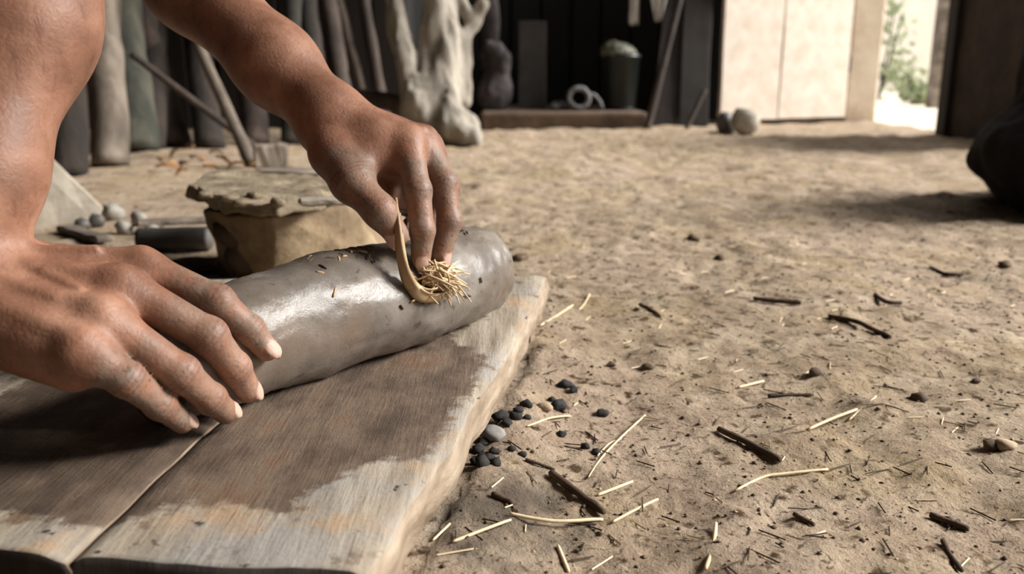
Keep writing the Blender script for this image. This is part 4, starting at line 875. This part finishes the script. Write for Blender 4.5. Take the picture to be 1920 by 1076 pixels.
# forked bleached tree trunk with root flare
tb = (-0.2818, 3.6914, 0.0)
def trunk_f(p):
    d = rcone(p, (-0.2948, 3.62, 0.0772), (-0.3029, 3.75, 0.6425), .092, .074)
    d = smin(d, rcone(p, (-0.3029, 3.75, 0.6425), ((-0.3029, 3.75, 0.6425)[0]-.03, 3.9, 2.3), .083, .07), .03)
    d = smin(d, rcone(p, (-0.4089, 3.6, 0.164), (-0.4814, 3.7, 0.6171), .048, .040), .02)
    d = smin(d, rcone(p, (-0.4814, 3.7, 0.6171), ((-0.4814, 3.7, 0.6171)[0]-.12, 3.8, 2.2), .045, .04), .03)
    d = smin(d, ell(p, (-0.3485, 3.6, 0.1427), (.085,.085,.11)), .06); d = smin(d, ell(p, (-0.2267, 3.55, 0.0705), (.085,.08,.06)), .06)
    d = smin(d, rcone(p, (-0.284, 3.6, 0.0999), (-0.1537, 3.5, 0.0272), .07, .04), .05); d = smin(d, rcone(p, (-0.3498, 3.6, 0.0891), (-0.4194, 3.62, 0.0273), .05, .04), .04)
    d = smin(d, rcone(p, (-0.2044, 3.68, 0.1723), (-0.2078, 3.72, 0.409), .026, .028), .03); d = smin(d, rcone(p, (-0.2078, 3.72, 0.409), (-0.1551, 3.75, 0.4954), .022, .018), .02)
    d = smin(d, rcone(p, (-0.1686, 3.75, 0.4827), (-0.2414, 3.75, 0.6425), .018, .02), .02); d = smin(d, rcone(p, (-0.1641, 3.75, 0.4869), (-0.1214, 3.75, 0.5588), .015, .013), .02)
    return d+.030*fnoise(p*A_((1,1,.4)), 13, 3, 5)+.016*fnoise(p*A_((1,1,.25)), 36, 2, 8)
V, Q = sdf_mesh(trunk_f, (-.78, 3.3, -.05), (.02, 4.1, 1.6), .011, slack=1.7)
tr = link('tree_trunk', mesh_np('tree_trunk', V, Q), M['trunk']); tag(tr, 'bleached forked tree trunk post with a flared root base', 'trunk')

# ---- dark recess: step and stored things
lx0, lx1 = (-0.17, 4.66, 0.005)[0], (0.7028, 4.66, 0.005)[0]
st = box('earth_step', (lx0, 4.66, -.02), (lx1+.02, 5.9, .088), M['ledge'], None, .02); tag(st, 'low brown earth step along the dark recess', 'step')
def sack_f(c, r, h, seed):
    c = A_(c)
    def f(p):
        d = smin(ell(p, c+A_((0,0,h*.3)), (r, r*.8, h*.36)), ell(p, c+A_((.01,0,h*.7)), (r*.75, r*.6, h*.32)), .06)
        d = smin(d, rcone(p, c+A_((0,0,h*.9)), c+A_((-.02,0,h*1.02)), r*.35, r*.5), .05)
        return np.maximum(d+.05*fnoise(p, 8, 3, seed)*.8+.012*fnoise(p*A_((1,1,.3)), 30, 2, seed+3), c[2]+.002-p[:,2])
    return f
sk = (-0.0959, 4.95, 0.0853)
o = sculpt('sack', sack_f((sk[0], 4.98, .088), .105, .33, 3), (sk[0]-.25, 4.7, .06), (sk[0]+.25, 5.25, .6), .009, M['sack']); tag(o, 'lumpy grey sack slumped on the step, beside the tree trunk', 'sack')
hs = (-0.1404, 5.15, 0.5174)
o = link('hanging_cloth', tube('hanging_cloth', [(0,0,.9,.03),(0,0,.4,.05),(.02,0,0,.06),(.01,0,-.12,.045)], 24, 20, .3, 12, 3, True, .5), M['sack'], None, (hs[0], 5.2, .42)); tag(o, 'dark mauve cloth hanging above the grey sack', 'cloth')
pn = (0.1173, 5.1, 0.0764)
o = link('grey_panel', board_mesh('grey_panel', .49, .16, .02, 3, 6, 2, .003, .003), M['sheet']); o.matrix_world = Matrix.Translation((pn[0], 5.12, .088)) @ Matrix.Rotation(-.06, 4, 'X') @ Matrix(((0,1,0,0),(0,0,1,0),(1,0,0,0),(0,0,0,1))); tag(o, 'upright grey panel on the step, right of the grey sack', 'panel')
rc = (0.3655, 4.85, 0.1667); coil = empty('rope_coil', (rc[0], 4.85, .088)); tag(coil, 'pale rope coil standing on edge on the dark step', 'rope')
for k in range(4):
    me = ring('loop', .052+.004*(k % 2), .012, 0, .008, k); o = link('loop', me, M['rope'], coil); o.rotation_euler = (math.pi/2+.1*(k-1), .1*k, 0); o.location = (0, -.03+.02*k, .068)
link('loose_end', tube('loose_end', [(.04,0,.08,.011),(.08,0,.085,.011),(.115,-.01,.05,.01),(.13,-.02,.012,.009)], 12, 10, .1), M['rope'], coil)
for k, (u, r) in enumerate((((0.2348, 4.85, 0.095), .035), ((0.2721, 5.0, 0.1041), .04))):
    o = lump('rubble_stone', (u[0], u[1], .088+r*.6), (r, r*.8, r*.75), M['dark_clay'], k+2, .3); tag(o, ['dark stone on the step left of the rope coil, nearer one', 'dark stone behind the nearer stone, left of the rope coil'][k], 'stone')
bn = (0.605, 4.95, 0.0912); bb = empty('bin', (bn[0], 4.98, .088)); tag(bb, 'dark green plastic bin on the step with a pale bag on top', 'bin')
link('shell', lathe('shell', [(.085,0),(.09,.01),(.105,.28),(.112,.285),(.112,.30),(.10,.30),(.09,.02)], 32), M['bin'], bb)
link('foot_ring', ring('foot_ring', .088, .008, .01, .0, 1), M['bin'], bb)
o = sculpt('plastic_bag', lambda p: smin(ell(p, (bn[0]-.03, 4.95, .41), (.085,.07,.05)), ell(p, (bn[0]+.045, 4.97, .395), (.05,.05,.035)), .03)+.03*fnoise(p, 18, 3, 4)+.008*fnoise(p, 60, 2, 6), (bn[0]-.16, 4.8, .3), (bn[0]+.14, 5.12, .52), .006, M['bag']); tag(o, 'crumpled pale green bag lying on the dark bin', 'bag')
pole('stick', (0.7088, 4.6049, 0.0), (0.8732, 4.72, 0.6706), .019, .017, 'brown_log', 'long brown pole leaning in front of the dark boards', 0, .04, None, 1.6)
pole('stick', (0.9343, 4.6975, 0.0), (1.0371, 4.76, 0.2023), .014, .013, 'brown_log', 'shorter brown stick leaning near the door edge', 0, .04, None, None)
def lean_board(name, a, b, w, mat, label, seed):
    a = A_(a); b = A_(b); me = board_mesh(name, np.linalg.norm(b-a), w, .025, seed, 8, 2, .004); o = link(name, me, M[mat]); orient(o, tuple(a), tuple(b), math.pi); tag(o, label, 'board', 'dark boards leaning in the recess'); return o
def upright(name, base, h, w, tilt, lean, mat, label, seed, th=.025):
    o = link(name, board_mesh(name, h, w, th, seed, 8, 2, .004), M[mat]); o.matrix_world = Matrix.Translation(base) @ Matrix.Rotation(tilt, 4, 'Y') @ Matrix.Rotation(lean, 4, 'X') @ Matrix(((0,1,0,0),(0,0,1,0),(1,0,0,0),(0,0,0,1))); return tag(o, label, 'board', 'dark boards leaning in the recess')
upright('dark_board', sh((0.8427, 4.7452, 0.0),0,.12), .95, .14, .12, -.3, 'dark_plank', 'dark board right behind the long brown pole', 3)
upright('dark_board', sh((1.0043, 4.7452, 0.0),0,.12), .85, .16, .05, -.26, 'dark_plank', 'dark board between the brown stick and the door edge', 6)
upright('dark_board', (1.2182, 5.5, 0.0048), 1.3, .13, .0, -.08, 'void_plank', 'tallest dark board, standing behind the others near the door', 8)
def rag(name, top, L, w0, w1, label, seed):
    n, mm = 16, 14; V = []; F = []
    for s in (-1, 1):
        for i in range(n):
            for j in range(mm):
                u = i/(n-1); x = (j/(mm-1)-.5)*(w0*(1-u)+w1*u); V.append((x, .014*math.sin(j*1.1+seed+u)+.002*s, -L*u+.012*math.sin(j*1.7+seed)*u))
    o_ = n*mm
    for i in range(n-1):
        for j in range(mm-1):
            a = i*mm+j; F.append((a, a+1, a+mm+1, a+mm)); F.append((o_+a, o_+a+mm, o_+a+mm+1, o_+a+1))
    for i in range(n-1):
        for j in (0, mm-1):
            a = i*mm+j; q = (a, a+mm, o_+a+mm, o_+a); F.append(q if j == 0 else q[::-1])
    for j in range(mm-1): a = (n-1)*mm+j; F.append((a, a+1, o_+a+1, o_+a))
    o = link(name, mesh_py(name, V, F, True), M['cloth'], None, top); return tag(o, label, 'cloth', 'white rags hanging in the recess')
t1 = (0.6607, 4.9, 0.5476); t2 = (0.7904, 4.9, 0.567)
rag('rag', (t1[0], 4.9, t1[2]+.55), .55, .05, .05, 'narrow white rag hanging left of the tapered rag', 1)
rag('rag', (t2[0]+.0, 4.9, t2[2]+.45), .45, .24, .035, 'wider white rag tapering to a point beside the long brown pole', 3)
line = link('clothes_line', tube('clothes_line', [(-.5,4.9,t1[2]+.56,.004),(.5,4.9,t1[2]+.5,.004),(2.0,4.9,t1[2]+.56,.004)], 14, 6), M['rope']); tag(line, 'cord the white rags hang from, across the dark recess', 'cord')

# stones at the door foot
ds = (1.1282, 4.2678, 0.0); o = lump('door_stone', (ds[0], ds[1], .055), (.072, .06, .07), M['stone'], 4, .2); tag(o, 'pale stone propped against the open door foot', 'stone')
ds = (1.0642, 4.3474, 0.0); o = lump('door_stone', (ds[0], ds[1]+.02, .04), (.05, .05, .058), M['dark_clay'], 7, .3); tag(o, 'dark stone at the door free edge, left of the pale stone', 'stone')
# big dark sack heap in the right foreground of the wall
hp = (0.9976, 1.818, 0.0); cx, cy = hp[0]+.235, hp[1]-.01
heap = sculpt('dark_sack', lambda p: np.maximum(smin(ell(p, (cx, cy, .10), (.235,.26,.15)), ell(p, (cx+.07, cy+.05, .30), (.20,.22,.22)), .08)+.04*fnoise(p, 7, 3, 5)+.01*fnoise(p*A_((1,1,.4)), 28, 2, 6), -.02-p[:,2]), (cx-.36, cy-.4, -.04), (cx+.36, cy+.42, .62), .009, M['black_cloth'])
tag(heap, 'big dark brown sack slumped on the floor at the right edge', 'sack')
